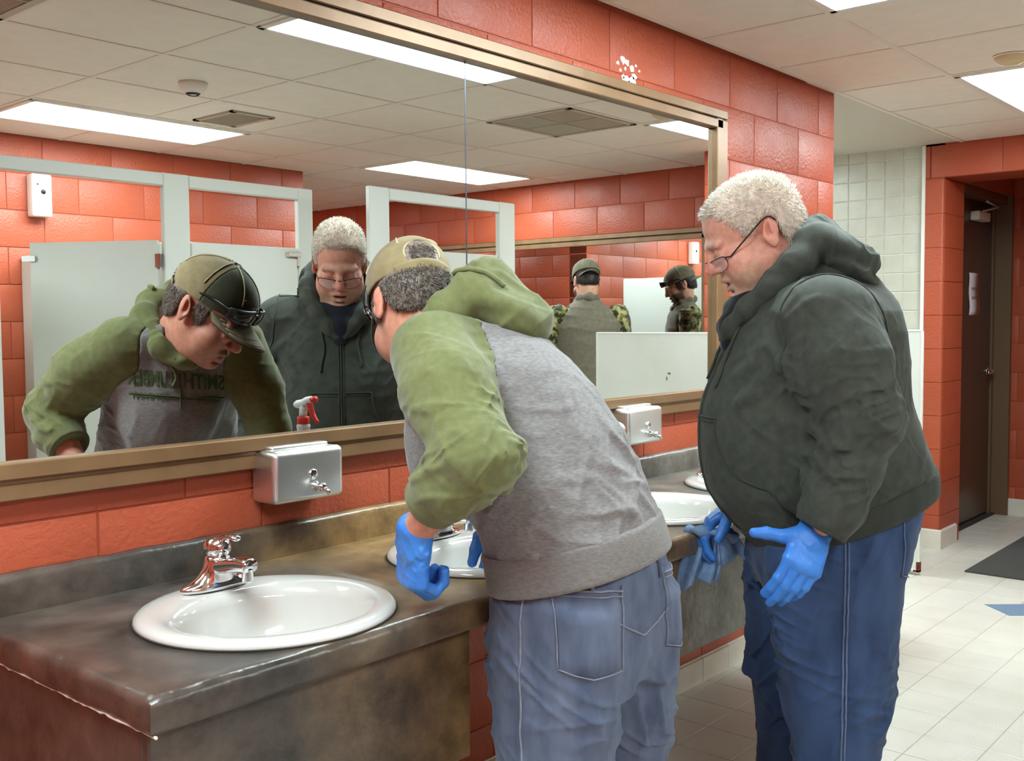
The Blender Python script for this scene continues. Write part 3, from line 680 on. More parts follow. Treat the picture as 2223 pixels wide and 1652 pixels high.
# ribbed rubber mat on the floor
e = empty('floor_mat', (6.5, -.7, 0)); tag(e, 'dark ribbed rubber floor mat before the entry', 'floor mat')
bm = bmesh.new(); x0, x1, y0, y1 = 5.93, 7.5, -1.15, -.232
nx = 70; pts = []
for k in range(nx*2+1):
    x = x0+(x1-x0)*k/(nx*2); pts.append((x, .006 if k % 2 else .010))
A = [bm.verts.new((x, y0, z)) for x, z in pts]; B = [bm.verts.new((x, y1, z)) for x, z in pts]
A2 = [bm.verts.new((x, y0, .0003)) for x, z in pts]; B2 = [bm.verts.new((x, y1, .0003)) for x, z in pts]
for k in range(len(pts)-1):
    bm.faces.new((A[k], A[k+1], B[k+1], B[k])); bm.faces.new((A2[k], A2[k+1], A[k+1], A[k])); bm.faces.new((B[k], B[k+1], B2[k+1], B2[k]))
bm.faces.new((A2[0], A[0], B[0], B2[0])); bm.faces.new((A[-1], A2[-1], B2[-1], B[-1]))
bmesh.ops.recalc_face_normals(bm, faces=bm.faces); obj('pile', bm, M['mat'], e)
# ================================================================== implicit-surface modelling of people
f32 = np.float32
def V(*a): return np.array(a, dtype=np.float64)
def nrm(a): a = np.asarray(a, float); return a/np.linalg.norm(a)
class Fld:
    def __init__(s): s.ops = []
    def add(s, fn, k=.02, op='u', cull=True): s.ops.append((fn, k, op, cull)); return s
    def cone(s, a, b, ra, rb, k=.02, op='u'):
        a, b = V(*a), V(*b); d = b-a; dd = d@d
        def fn(P):
            t = np.clip(((P-a)@d)/dd, 0, 1); q = P-a-t[:, None]*d
            return np.sqrt((q*q).sum(1))-(ra+(rb-ra)*t)
        return s.add(fn, k, op)
    def chain(s, pts, rs, k=.02, op='u'):
        for i in range(len(pts)-1): s.cone(pts[i], pts[i+1], rs[i], rs[i+1], k, op)
        return s
    def ell(s, c, r, R=None, k=.02, op='u'):
        c, r = V(*c), V(*r); R = np.eye(3) if R is None else R   # rows of R: local axes
        def fn(P):
            q = (P-c)@R.T; k0 = np.sqrt(((q/r)**2).sum(1)); k1 = np.sqrt(((q/r**2)**2).sum(1))+1e-9
            return k0*(k0-1)/k1
        return s.add(fn, k, op)
    def ecap(s, a, b, lat, ra, rb, k=.02, op='u'):
        """capsule with elliptical section: ra, rb = (lateral, depth)"""
        a, b = V(*a), V(*b); d = b-a; L = np.linalg.norm(d); w = d/L; u = V(*lat); u = nrm(u-w*(u@w)); v = np.cross(w, u)
        def fn(P):
            q = P-a; t = np.clip(q@w/L, 0, 1); e = q@w-t*L
            ru = ra[0]+(rb[0]-ra[0])*t; rv = ra[1]+(rb[1]-ra[1])*t; rm = np.minimum(ru, rv)
            return (np.sqrt((q@u/ru)**2+(q@v/rv)**2+(e/rm)**2)-1)*rm
        return s.add(fn, k, op)
    def col(s, rows, o=(0, 0), k=.03, op='u', exp=2.0):
        """vertical column; rows (z, cx, cy, r_lateral, r_depth, azimuth_deg)"""
        T = np.array(sorted(rows), float)
        def fn(P):
            z = P[:, 2]; I = [np.interp(z, T[:, 0], T[:, j]) for j in range(1, 6)]
            az = np.radians(I[4]); c, n = np.cos(az), np.sin(az)
            dx, dy = P[:, 0]-o[0]-I[0], P[:, 1]-o[1]-I[1]
            f = dx*c+dy*n; l = -dx*n+dy*c
            kk = (np.abs(l/I[2])**exp+np.abs(f/I[3])**exp)**(1/exp); m = np.minimum(I[2], I[3])
            d = (kk-1)*m*.95
            return np.maximum(d, np.maximum(T[0, 0]-z, z-T[-1, 0]))
        return s.add(fn, k, op)
    def half(s, pt, n, k=.004):
        """keep the side n points away from"""
        pt, n = V(*pt), nrm(n)
        return s.add(lambda P: (P-pt)@n, k, 'i', False)
    def cut(s, fn, k=.003): return s.add(fn, k, 'i', False)
    def disp(s, fn): return s.add(fn, 0, 'd', False)
    def ev(s, P, cen=None, bid=None, R=0):
        F = np.full(len(P), .5)
        for fn, k, op, cull in s.ops:
            if cull and cen is not None:
                m = fn(cen) < 2.8*R+k+.01
                if not m.any(): continue
                idx = np.nonzero(m[bid])[0]; d = fn(P[idx]); a = F[idx]
            elif op == 'd':
                idx = np.nonzero(np.abs(F) < .035)[0]
                if not len(idx): continue
                d = fn(P[idx]); a = F[idx]
            else: idx = slice(None); d = fn(P); a = F
            if op == 'd': F[idx] = a+d; continue
            if op == 's': d = -d
            h = np.maximum(k-np.abs(a-d), 0)/max(k, 1e-6); q = h*h*k/4
            F[idx] = np.minimum(a, d)-q if op == 'u' else np.maximum(a, d)+q
        return F
    def mesh(s, lo, hi, h=.006, B=8):
        lo = np.array(lo, float); hi = np.array(hi, float); bs = h*B
        nb = np.ceil((hi-lo)/bs).astype(int)
        g = np.stack(np.meshgrid(*[np.arange(n) for n in nb], indexing='ij'), -1).reshape(-1, 3)
        cen = lo+(g+.5)*bs; R = bs*.87
        act = np.abs(s.ev(cen)) < R*1.45+.012
        g = g[act]; cen = cen[act]
        c1 = np.arange(B+1); loc = np.stack(np.meshgrid(c1, c1, c1, indexing='ij'), -1).reshape(-1, 3)
        out = []
        for q in range(0, len(g), 1500):
            gg = g[q:q+1500]; P = (lo+(gg[:, None, :]*B+loc[None])*h).reshape(-1, 3)
            out.append(s.ev(P, cen[q:q+1500], np.repeat(np.arange(len(gg)), (B+1)**3), R).reshape(len(gg), B+1, B+1, B+1))
        F = np.concatenate(out)
        ins = F < 0
        s0 = np.zeros((len(g), B, B, B), int)
        for i in (0, 1):
            for j in (0, 1):
                for k in (0, 1): s0 += ins[:, i:i+B, j:j+B, k:k+B]
        b, i, j, k = np.nonzero((s0 > 0) & (s0 < 8))
        N = len(b); acc = np.zeros((N, 3)); cnt = np.zeros(N)
        cor = [(0, 0, 0), (1, 0, 0), (0, 1, 0), (1, 1, 0), (0, 0, 1), (1, 0, 1), (0, 1, 1), (1, 1, 1)]
        val = [F[b, i+c[0], j+c[1], k+c[2]] for c in cor]
        for a_, b_ in ((0, 1), (2, 3), (4, 5), (6, 7), (0, 2), (1, 3), (4, 6), (5, 7), (0, 4), (1, 5), (2, 6), (3, 7)):
            va, vb = val[a_], val[b_]; m = (va < 0) != (vb < 0)
            t = np.where(m, va/np.where(m, va-vb, 1), 0)
            pa, pb = np.array(cor[a_], float), np.array(cor[b_], float)
            acc += (pa+t[:, None]*(pb-pa))*m[:, None]; cnt += m
        cell = g[b]*B+np.stack([i, j, k], 1)
        verts = lo+(cell+acc/cnt[:, None])*h
        dim = nb*B+2; ID = (cell[:, 0]*dim[1]+cell[:, 1])*dim[2]+cell[:, 2]
        order = np.argsort(ID); SID = ID[order]
        def look(off):
            q = ID+(off[0]*dim[1]+off[1])*dim[2]+off[2]
            p = np.clip(np.searchsorted(SID, q), 0, N-1); ok = SID[p] == q
            return order[p], ok
        faces = []
        for ax, o1, o2, c in ((0, (0, -1, 0), (0, 0, -1), 1), (1, (0, 0, -1), (-1, 0, 0), 2), (2, (-1, 0, 0), (0, -1, 0), 4)):
            m = (val[0] < 0) != (val[c] < 0)
            A, oa = look(o1); Bq, ob = look(o2); C_, oc = look(tuple(np.add(o1, o2)))
            m &= oa & ob & oc; me = np.nonzero(m)[0]; fl = val[0][me] < 0
            q = np.stack([me, A[me], C_[me], Bq[me]], 1); q[~fl] = q[~fl][:, ::-1]
            faces.append(q)
        faces = np.concatenate(faces)
        return verts, faces
def npmesh(name, verts, faces, mat=None, parent=None, col=None, smooth=True):
    me = bpy.data.meshes.new(name); n = len(faces)
    me.vertices.add(len(verts)); me.vertices.foreach_set('co', np.asarray(verts, f32).ravel())
    me.loops.add(n*4); me.loops.foreach_set('vertex_index', np.asarray(faces, np.int32).ravel())
    me.polygons.add(n); me.polygons.foreach_set('loop_start', np.arange(0, n*4, 4, dtype=np.int32))
    try: me.polygons.foreach_set('loop_total', np.full(n, 4, dtype=np.int32))
    except Exception: pass
    me.update(calc_edges=True); me.validate()
    if col is not None:
        a = me.attributes.new('tint', 'FLOAT_COLOR', 'POINT'); a.data.foreach_set('color', np.asarray(col, f32).ravel())
    return mobj(name, me, mat, parent, smooth)
def lapl(verts, faces, it=2, lam=.5):
    e = np.concatenate([faces[:, [0, 1]], faces[:, [1, 2]], faces[:, [2, 3]], faces[:, [3, 0]]])
    for _ in range(it):
        acc = np.zeros_like(verts); cnt = np.zeros(len(verts))
        for d in range(3):
            acc[:, d] = np.bincount(e[:, 0], verts[e[:, 1], d], len(verts))+np.bincount(e[:, 1], verts[e[:, 0], d], len(verts))
        cnt = np.bincount(e[:, 0], minlength=len(verts))+np.bincount(e[:, 1], minlength=len(verts))
        verts = verts+lam*(acc/np.maximum(cnt, 1)[:, None]-verts)
    return verts
def bvh_of(o):
    me = o.data; v = [x.co.copy() for x in me.vertices]; return BVHTree.FromPolygons(v, [tuple(p.vertices) for p in me.polygons])
def bvh_np(verts, faces): return BVHTree.FromPolygons([Vector(x) for x in verts], faces.tolist())
def hitpts(bv, pts, d, lift=.001):
    """project points along d onto the surface"""
    out = []; d = Vector(d).normalized()
    for p in pts:
        h = bv.ray_cast(Vector(p)-d*.6, d)
        if h[0] is not None: out.append(h[0]+h[1]*lift)
    return out
def near(bv, pts, lift=.001):
    out = []
    for p in pts:
        h = bv.find_nearest(Vector(p))
        if h[0] is not None: out.append(h[0]+h[1]*lift)
    return out
def seam(name, pts, r, mat, parent, n=6): 
    if len(pts) < 2: return None
    return obj(name, tube(bmesh.new(), pts, r, n), mat, parent, True)
def line(a, b, n): a, b = Vector(a), Vector(b); return [a+(b-a)*t/(n-1) for t in range(n)]
def patch(name, bv, grid, d, lift, mat, parent, mode='ray'):
    """grid[i][j] points projected on the surface: a raised cloth patch with turned-down rim"""
    nI, nJ = len(grid), len(grid[0]); bm = bmesh.new(); vs = {}
    d = Vector(d).normalized()
    for i in range(nI):
        for j in range(nJ):
            p = Vector(grid[i][j])
            h = bv.ray_cast(p-d*.6, d) if mode == 'ray' else bv.find_nearest(p)
            if h[0] is None: continue
            rim = i in (0, nI-1) or j in (0, nJ-1)
            vs[i, j] = bm.verts.new(h[0]+h[1]*(-.002 if rim else lift))
    for i in range(nI-1):
        for j in range(nJ-1):
            q = [(i, j), (i+1, j), (i+1, j+1), (i, j+1)]
            if all(x in vs for x in q): bm.faces.new([vs[x] for x in q])
    bmesh.ops.recalc_face_normals(bm, faces=bm.faces)
    # face outwards
    c = Vector((0, 0, 0))
    if bm.faces:
        f = list(bm.faces)[len(bm.faces)//2]
        h = bv.find_nearest(f.calc_center_median())
        if h[1].dot(f.normal) < 0: bmesh.ops.reverse_faces(bm, faces=bm.faces)
    return obj(name, bm, mat, parent, True)
def wrinkle(axis, lam, amp, seed=0, n=5, spread=.45):
    """irregular soft folds running across `axis`; they come and go over the surface"""
    r = np.random.RandomState(seed); ax = nrm(axis); ks = []
    for i in range(n):
        d = nrm(ax+r.randn(3)*spread)
        ks.append((d*np.pi/(lam*(.7+.9*r.rand())), r.rand()*6.28, nrm(r.randn(3))*2*np.pi/(lam*2.6), r.rand()*6.28, nrm(r.randn(3))*2*np.pi/(lam*3.7), r.rand()*6.28))
    def fn(P):
        o = 0
        for a, b, c, e, m_, q in ks:
            u = np.sin(P@c+e); s = np.sin(P@a+b+1.7*u); g = np.sin(P@m_+q+u); g = np.clip(g*.9+.1, 0, 1)
            o = o+np.exp(-(s/.42)**2)*g
        return -amp*(o-.55)
    return fn
def gauss(P, c, r): q = P-V(*c); return np.exp(-((q*q).sum(1))/(r*r))
# ------------------------------------------------------------------ materials for people
def skinmat(name): return mat(name, (1, 1, 1, 1), .48, var=(1, 1, 1, 1), vscale=60, bump=.12, bscale=350, bdist=.001, sss=.12, vcol='tint', spec=.4)
M['skin'] = skinmat('skin')
def cloth(name, c, c2, sc=220, bump=.35, rough=.9, vs=40, stretch=None, sheen=.25): return mat(name, srgb(*c), rough, var=srgb(*c2), vscale=vs, vdet=6, bump=bump, bscale=sc, bdist=.0012, spec=.2, sheen=sheen, stretch=stretch)
M['dkgreen'] = cloth('dark_green_fleece', (68, 72, 65), (56, 60, 54), sheen=.08)
M['dkgreen2'] = cloth('dark_green_rib', (60, 64, 58), (50, 53, 48), 400, stretch=(1, 1, .2), sheen=.08)
M['navy'] = cloth('navy_shirt', (24, 28, 40), (20, 22, 34))
M['olive'] = cloth('olive_fleece', (114, 120, 78), (100, 106, 66), vs=60)
M['olive2'] = cloth('olive_rib', (106, 112, 74), (94, 98, 64), 400)
M['grey'] = cloth('heather_grey_fleece', (142, 140, 140), (116, 114, 114), 260, vs=90, stretch=(1, 1, 3))
M['grey2'] = cloth('heather_grey_rib', (132, 129, 127), (112, 109, 107), 400, vs=90, stretch=(1, 1, 3))
M['print'] = cloth('green_print', (74, 92, 58), (64, 82, 50), 200, .2)
M['denim1'] = cloth('washed_denim', (106, 118, 141), (76, 88, 113), 500, .35, .85, 22, (1, 1, .35), .1)
M['denim2'] = cloth('blue_denim', (62, 84, 122), (46, 64, 98), 500, .35, .85, 18, (1, 1, .35), .1)
M['stitch2'] = cloth('blue_denim_stitch', (104, 122, 154), (84, 100, 130), 300, .2)
M['stitch'] = cloth('denim_stitch', (140, 147, 162), (112, 120, 140), 300, .2)
M['glove'] = mat('blue_nitrile', srgb(64, 132, 218), .38, var=srgb(54, 118, 206), vscale=20, bump=.35, bscale=70, bdist=.002, spec=.4)
M['khaki'] = cloth('khaki_twill', (158, 144, 108), (138, 124, 90), 400, .3)
M['khaki2'] = cloth('khaki_stitch', (206, 196, 160), (190, 178, 140), 300, .2)
M['visorolive'] = cloth('olive_visor_twill', (134, 124, 98), (116, 106, 82), 400, .3)
M['capgreen'] = cloth('dark_olive_twill', (78, 82, 60), (66, 70, 50), 400, .3)
M['capdark'] = cloth('cap_lining', (58, 52, 44), (48, 42, 36), 400, .3)
M['cropped'] = mat('cropped_white_hair', srgb(226, 206, 192), .7, var=srgb(214, 186, 170), vscale=120)
M['whitehair'] = mat('white_hair', srgb(238, 234, 224), .5, var=srgb(216, 208, 192), vscale=80, spec=.4)
M['greyhair'] = mat('grey_hair', srgb(146, 136, 126), .5, var=srgb(92, 82, 74), vscale=120, spec=.4)
M['darkhair'] = mat('dark_hair', srgb(40, 32, 28), .5, spec=.3)
M['metalframe'] = mat('dark_metal_frame', srgb(46, 34, 30), .3, .6)
M['lens'] = mat('clear_lens', (1, 1, 1, 1), .03, alpha=.10, spec=.6)
M['darklens'] = mat('dark_lens', srgb(10, 10, 12), .14, spec=.35)
M['bluecloth'] = cloth('blue_wiping_cloth', (136, 166, 204), (108, 138, 180), 300, .3)
M['vest'] = cloth('olive_brown_vest', (112, 105, 90), (98, 92, 77))
M['capolive'] = cloth('faded_olive_twill', (122, 118, 94), (106, 102, 80), 400, .3)
M['leather'] = mat('brown_leather', srgb(70, 52, 38), .6, bump=.2, bscale=120)
def camo():
    m = cloth('camouflage', (110, 106, 66), (60, 58, 36), vs=22); N = m.node_tree.nodes
    for n in N:
        if n.type == 'VALTORGB':
            e = n.color_ramp.elements; n.color_ramp.interpolation = 'CONSTANT'
            e[0].position = 0; e[0].color = srgb(44, 44, 28); e[1].position = .47; e[1].color = srgb(112, 112, 62)
            k = e.new(.55); k.color = srgb(160, 152, 104)
    return m
M['camo'] = camo()
# ------------------------------------------------------------------ shared anatomy
def rotm(az, pitch, roll=0):
    """rows: forward, left, up of a head facing azimuth az (deg), nodding down by pitch"""
    a, p, r = math.radians(az), math.radians(pitch), math.radians(roll)
    h = V(math.cos(a), math.sin(a), 0); z = V(0, 0, 1); l = np.cross(z, h)
    f = math.cos(p)*h-math.sin(p)*z; u = math.cos(p)*z+math.sin(p)*h
    l2 = math.cos(r)*l+math.sin(r)*u; u2_ = math.cos(r)*u-math.sin(r)*l
    return np.array([f, l2, u2_])
def head_prims(F, c, R, sc=1.0, mouth=.004, jowl=1.0):
    W = lambda f, l, u: V(*c)+sc*(f*R[0]+l*R[1]+u*R[2])
    E = lambda p, r, k=.015, op='u', Q=None: F.ell(W(*p), [x*sc for x in r], R if Q is None else Q, k*sc, op)
    C = lambda a, b, ra, rb, k=.012, op='u': F.cone(W(*a), W(*b), ra*sc, rb*sc, k*sc, op)
    E((-.027, 0, .048), (.112, .084, .09)); E((.035, 0, .048), (.068, .072, .062), .03); E((.03, 0, -.04), (.072, .068, .085), .03)
    E((.03, 0, -.088), (.064, .063*jowl, .046), .03); E((.08, 0, -.117), (.022, .027, .02), .025)
    E((-.005, 0, -.055), (.06, .072*jowl, .06), .03)                      # jaw angles
    E((.012, 0, -.118), (.055, .05*jowl, .03*jowl), .03)                  # under chin
    for s in (1, -1):
        E((.07, s*.043, -.034), (.03, .028, .03), .025); E((.058, s*.05, -.06), (.03, .026, .036), .03)
        C((.096, s*.052, .018), (.103, s*.014, .019), .011, .0115, .018)      # brow
    for s in (1, -1): E((.116, s*.035, -.001), (.019, .019, .011), .014, 's')
    for s in (1, -1):
        E((.091, s*.034, -.001), (.0155, .0175, .0145), .005)              # lids, lowered
        C((.097, s*.049, -.0085), (.102, s*.020, -.0085), .0032, .0032, .004); E((.099, s*.034, -.017), (.010, .02, .008), .012)
    C((.103, 0, .016), (.122, 0, -.032), .011, .0145, .012); E((.125, 0, -.038), (.0135, .0135, .0115), .007)
    for s in (1, -1):
        E((.109, s*.0135, -.043), (.0125, .0085, .009), .006); E((.116, s*.0075, -.0515), (.007, .0045, .005), .003, 's')
    C((.100, .023, -.0725), (.1045, 0, -.0695), .0075, .009, .008); C((.100, -.023, -.0725), (.1045, 0, -.0695), .0075, .009, .008)
    C((.095, .019, -.093), (.099, 0, -.096), .007, .009, .008); C((.095, -.019, -.093), (.099, 0, -.096), .007, .009, .008)
    E((.108, 0, -.083), (.016, .021, mouth), .003, 's'); E((.094, 0, -.106), (.012, .02, .005), .008, 's')
    for s in (1, -1):                                                          # ears
        Q = np.array([nrm(R[0]+.25*R[2]-s*.35*R[1]*-1), nrm(R[1]*1.0+.35*s*-1*R[0]), R[2]]); Q[1] = nrm(np.cross(R[2], Q[0])); 
        F.ell(W(-.028, s*.087, -.006), [.021*sc, .0085*sc, .034*sc], Q, .006*sc); F.ell(W(-.022, s*.083, -.008), [.014*sc, .012*sc, .02*sc], Q, .006*sc)
        F.ell(W(-.022, s*.0975, -.002), [.0125*sc, .0105*sc, .0225*sc], Q, .004*sc, 's'); F.ell(W(-.025, s*.088, -.036), [.011*sc, .006*sc, .011*sc], Q, .006*sc)
        F.ell(W(-.030, s*.0925, .002), [.0045*sc, .004*sc, .016*sc], Q, .004*sc); F.ell(W(-.008, s*.0885, -.012), [.006*sc, .004*sc, .007*sc], Q, .004*sc)
    return W
def frame_hand(d, n):
    d = nrm(d); n = nrm(V(*n)-d*(V(*n)@d)); return d, n, np.cross(d, n)
def hand_prims(F, w, d, n, thumb_side, curls, thumb, infl=0.0, sc=1.0, spread=.0):
    """w wrist, d toward the knuckles, n back of the hand, thumb_side +1/-1 along d x n; curls: per finger three bend angles (deg)"""
    d, n, s = frame_hand(d, n); s = s*thumb_side; w = V(*w)
    F.ecap(w, w+d*.03*sc, s, (.029*sc+infl, .020*sc+infl), (.034*sc+infl, .0185*sc+infl), .01)
    F.ecap(w+d*.03*sc, w+d*.082*sc, s, (.034*sc+infl, .0175*sc+infl), (.039*sc+infl, .0145*sc+infl), .012)
    tips = []
    for i, (off, ln, r) in enumerate(((.030, 1.0, .0100), (.0105, 1.1, .0102), (-.009, 1.02, .0098), (-.0275, .82, .0088))):
        p = w+d*(.088-.004*abs(i-1.2))*sc+s*off*sc; a = 0; dd = d.copy(); sp = (1.2-i)*spread
        dd = nrm(dd+s*sp)
        base = p-d*.03*sc
        F.cone(base, p, (r*.9)*sc+infl, r*sc+infl, .012)
        for j, L in enumerate((.044, .027, .021)):
            a += math.radians(curls[i][j]); dj = math.cos(a)*nrm(d+s*sp)-math.sin(a)*n
            q = p+dj*L*ln*sc; r0 = r*(1-.07*j)*sc+infl; r1 = r*(1-.07*(j+1))*sc+infl
            F.cone(p, q, r0, r1, .0035); p = q
        tips.append(p)
    t0 = w+d*.022*sc+s*.026*sc; m, t = thumb
    m = nrm(m[0]*d+m[1]*s+m[2]*n); t = nrm(t[0]*d+t[1]*s+t[2]*n)
    t1 = t0+m*.042*sc; t2 = t1+t*.032*sc; t3 = t2+nrm(t+.15*d)*.026*sc
    F.cone(t0, t1, .0155*sc+infl, .0125*sc+infl, .012); F.cone(t1, t2, .0122*sc+infl, .0112*sc+infl, .004); F.cone(t2, t3, .0112*sc+infl, .0085*sc+infl, .004)
    return tips
def tufts(name, verts, faces, sel, dirfn, length, r, n, mat_, parent, seed=1):
    """short tapering locks rooted on a surface"""
    rs = np.random.RandomState(seed); fc = faces[sel(verts[faces].mean(1))]
    if len(fc) == 0: return None
    tri = verts[fc]; pick = rs.randint(0, len(fc), n); a, b = rs.rand(n), rs.rand(n)
    P = tri[pick, 0]*((1-a)*(1-b))[:, None]+tri[pick, 1]*(a*(1-b))[:, None]+tri[pick, 2]*(a*b)[:, None]+tri[pick, 3]*((1-a)*b)[:, None]
    nn = np.cross(tri[pick, 2]-tri[pick, 0], tri[pick, 3]-tri[pick, 1]); nn /= np.linalg.norm(nn, axis=1)[:, None]+1e-9
    D = dirfn(P, nn)+rs.randn(n, 3)*.22; D /= np.linalg.norm(D, axis=1)[:, None]
    ln = length*(.6+.7*rs.rand(n)); U = np.cross(D, rs.randn(n, 3)); U /= np.linalg.norm(U, axis=1)[:, None]; Wv = np.cross(D, U)
    vs = []; fs = []
    bend = nn*.0
    for k in range(3):
        t = 2*np.pi*k/3; vs.append(P-D*.003+(U*math.cos(t)+Wv*math.sin(t))*r)
    for k in range(3):
        t = 2*np.pi*k/3; vs.append(P+D*(ln*.6)[:, None]+(U*math.cos(t)+Wv*math.sin(t))*r*.75)
    vs.append(P+D*ln[:, None]-nn*(ln*.12)[:, None])
    A = np.stack(vs, 1).reshape(-1, 3); o = np.arange(n)*7
    q = np.concatenate([np.stack([o+k, o+(k+1) % 3, o+3+(k+1) % 3, o+3+k], 1) for k in range(3)]).tolist()
    t = np.concatenate([np.stack([o+3+k, o+3+(k+1) % 3, o+6], 1) for k in range(3)]).tolist()
    me = bpy.data.meshes.new(name); me.from_pydata(A.tolist(), [], q+t); me.update()
    return mobj(name, me, mat_, parent, True)
def shade(P, base, spots):
    """vertex tints: base colour, then (mask, colour) blends"""
    c = np.tile(np.array(base[:3]), (len(P), 1))
    for m, col in spots: c = c*(1-m[:, None])+np.array(col[:3])*m[:, None]
    return np.concatenate([c, np.ones((len(P), 1))], 1)
sst = lambda x, a, b: (lambda t: t*t*(3-2*t))(np.clip((x-a)/(b-a), 0, 1))
# ================================================================== man in the dark green zip hoodie
def person_zip():
    AZ = 130.3; a = math.radians(AZ); O = V(2.354, -.798, 0); Fd = V(math.cos(a), math.sin(a), 0); Ld = V(-math.sin(a), math.cos(a), 0)
    m = lambda f, l, z: O+Fd*f+Ld*l+V(0, 0, z)
    dv = lambda f, l, z: Fd*f+Ld*l+V(0, 0, z)
    e = empty('person', tuple(m(-.18, 0, 0))); tag(e, 'white-haired man in dark green zip hoodie, glasses and blue gloves', 'person')
    def row(z, fr, bk, rl): c = m((fr+bk)/2, 0, 0); return (z, c[0], c[1], rl, (fr-bk)/2, AZ)
    TR = [(.78, -.06, -.40, .19), (.85, .0, -.43, .21), (.90, .045, -.445, .222), (.94, .08, -.452, .232), (.98, .105, -.456, .24), (1.02, .117, -.452, .243), (1.06, .124, -.44, .246), (1.10, .127, -.424, .247), (1.15, .126, -.405, .245), (1.19, .12, -.392, .243), (1.235, .106, -.386, .242), (1.30, .078, -.382, .245), (1.37, .05, -.372, .246), (1.42, .028, -.358, .225), (1.46, .012, -.342, .185), (1.50, -.01, -.31, .13), (1.54, -.035, -.27, .09)]
    hc = m(0, 0, 1.61); R = rotm(AZ, 25)
    Ls = [m(-.125, .205, 1.395), m(-.15, .258, 1.30), m(-.188, .287, 1.185), m(-.155, .297, 1.07), m(-.118, .302, .985), m(-.092, .303, .938)]
    Lr = [.108, .104, .085, .068, .063, .056]
    Rs = [m(-.125, -.205, 1.395), m(-.13, -.262, 1.30), m(-.15, -.30, 1.185), m(-.09, -.245, 1.06), m(-.035, -.165, .965), m(-.005, -.13, .93)]
    # ---- body: one continuous skin
    B = Fld(); W = head_prims(B, hc, R, 1.0, .0055, 1.08)
    B.cone(W(-.03, 0, -.07), m(-.12, 0, 1.44), .068, .08, .03); B.cone(W(.02, 0, -.10), m(-.03, 0, 1.42), .05, .06, .03)
    B.col([row(z, f-.03, b+.03, r-.03) for z, f, b, r in TR if z < 1.48], k=.05)
    lw, rw = m(-.082, .292, .928), m(.0, -.125, .925)
    B.chain(Ls[:-1]+[lw], [.07, .065, .055, .045, .038, .03], .03); B.chain(Rs[:-1]+[rw], [.07, .065, .055, .045, .038, .03], .03)
    LD, LN = dv(.437, .481, -.752), dv(-.243, .874, .418); RD, RN = dv(.80, .0, -.60), dv(.52, -.2, .8)
    LC = [(30, 22, 14), (32, 22, 14), (32, 24, 16), (34, 26, 18)]; RC = [(30, 35, 25), (28, 38, 28), (28, 40, 30), (30, 42, 30)]
    TH = ((.55, .8, -.05), (.30, .93, -.10)); TH2 = ((.6, .7, -.3), (.85, .3, -.45))
    sideL = 1 if (np.cross(nrm(LD), nrm(LN))@dv(.86, 0, .5)) > 0 else -1; sideR = 1 if (np.cross(nrm(RD), nrm(RN))@dv(0, 1, 0)) > 0 else -1
    hand_prims(B, lw, LD, LN, sideL, LC, TH, -.004, 1.10); hand_prims(B, rw, RD, RN, sideR, RC, TH2, -.004, 1.10)
    def leg(F_, l, df, gr=0, foot=False, kk=.04):
        F_.col([(z,)+tuple(m(f+df*t, l*q, 0)[:2])+(rl+gr, rf+gr, AZ) for z, f, q, rl, rf, t in ((.9, -.19, .9, .1, .16, 0), (.82, -.187, 1, .105, .17, 0), (.72, -.183, 1, .107, .165, .3), (.62, -.188, 1.03, .103, .152, .6), (.5, -.19, 1.06, .097, .138, 1), (.4, -.188, 1.1, .09, .116, 1), (.3, -.187, 1.12, .085, .104, 1), (.15, -.185, 1.14, .082, .098, 1), (.03, -.185, 1.14, .088, .108, 1))], k=kk)
        if foot: F_.ecap(m(-.22+df, l*1.14, .05), m(-.03+df, l*1.2, .04), Ld, (.038, .04), (.04, .028), .03)
    v, f = B.mesh((1.9, -1.35, .70), (2.95, -.25, 1.80), .0034)
    q = (v-hc)@R.T; fwd, lat, upw = q[:, 0], q[:, 1], q[:, 2]
    skin = srgb(220, 158, 138); red = srgb(206, 122, 106); beard = srgb(192, 162, 138); lip = srgb(196, 118, 106)
    nz = np.array([mnoise.noise(Vector(p*90)) for p in v[:: 1]]) if len(v) < 400000 else np.zeros(len(v))
    head = upw > -.2
    c = shade(v, skin, [(head*np.exp(-((fwd-.09)**2+(np.abs(lat)-.04)**2+(upw+.04)**2)/.0012)*.7, red), (head*np.exp(-((fwd-.125)**2+lat**2+(upw+.038)**2)/.0005)*.8, red),
        (head*sst(-upw, .045, .075)*sst(fwd, .0, .05)*sst(.11-np.abs(lat), .0, .03)*np.clip(.62+.5*nz, 0, 1), beard),
        (head*sst(fwd, .092, .1)*np.exp(-((upw+.0835)**2)/.00018)*sst(.024-np.abs(lat), 0, .006)*.8, lip), (head*sst(fwd, .085, .098)*np.exp(-((upw+.0830)**2)/.000014)*sst(.022-np.abs(lat), 0, .004), srgb(70, 30, 28)),
        (head*np.exp(-((fwd+.025)**2+(np.abs(lat)-.095)**2+(upw+.0)**2)/.0008)*.6, red), (head*np.exp(-((fwd-.11)**2+(np.abs(lat)-.035)**2+(upw-.024)**2*6)/.0006)*.5, srgb(214, 190, 168)),
        (head*np.exp(-((fwd-.105)**2+(np.abs(lat)-.034)**2+((upw+.0085)**2)*40)/.0004)*.6, srgb(120, 80, 70))])
    npmesh('body', v, f, M['skin'], e, c)
    hb = bvh_np(v[np.nonzero(v[:, 2] > 1.4)[0]] if False else v, f)
    # ---- hair: cropped cap plus standing white locks
    Hh = Fld(); Hh.ell(W(-.027, 0, .048), (.1165, .0872, .0945), R, .02); Hh.ell(W(.035, 0, .05), (.072, .076, .066), R, .03); Hh.ell(W(-.06, 0, -.02), (.078, .076, .078), R, .03)
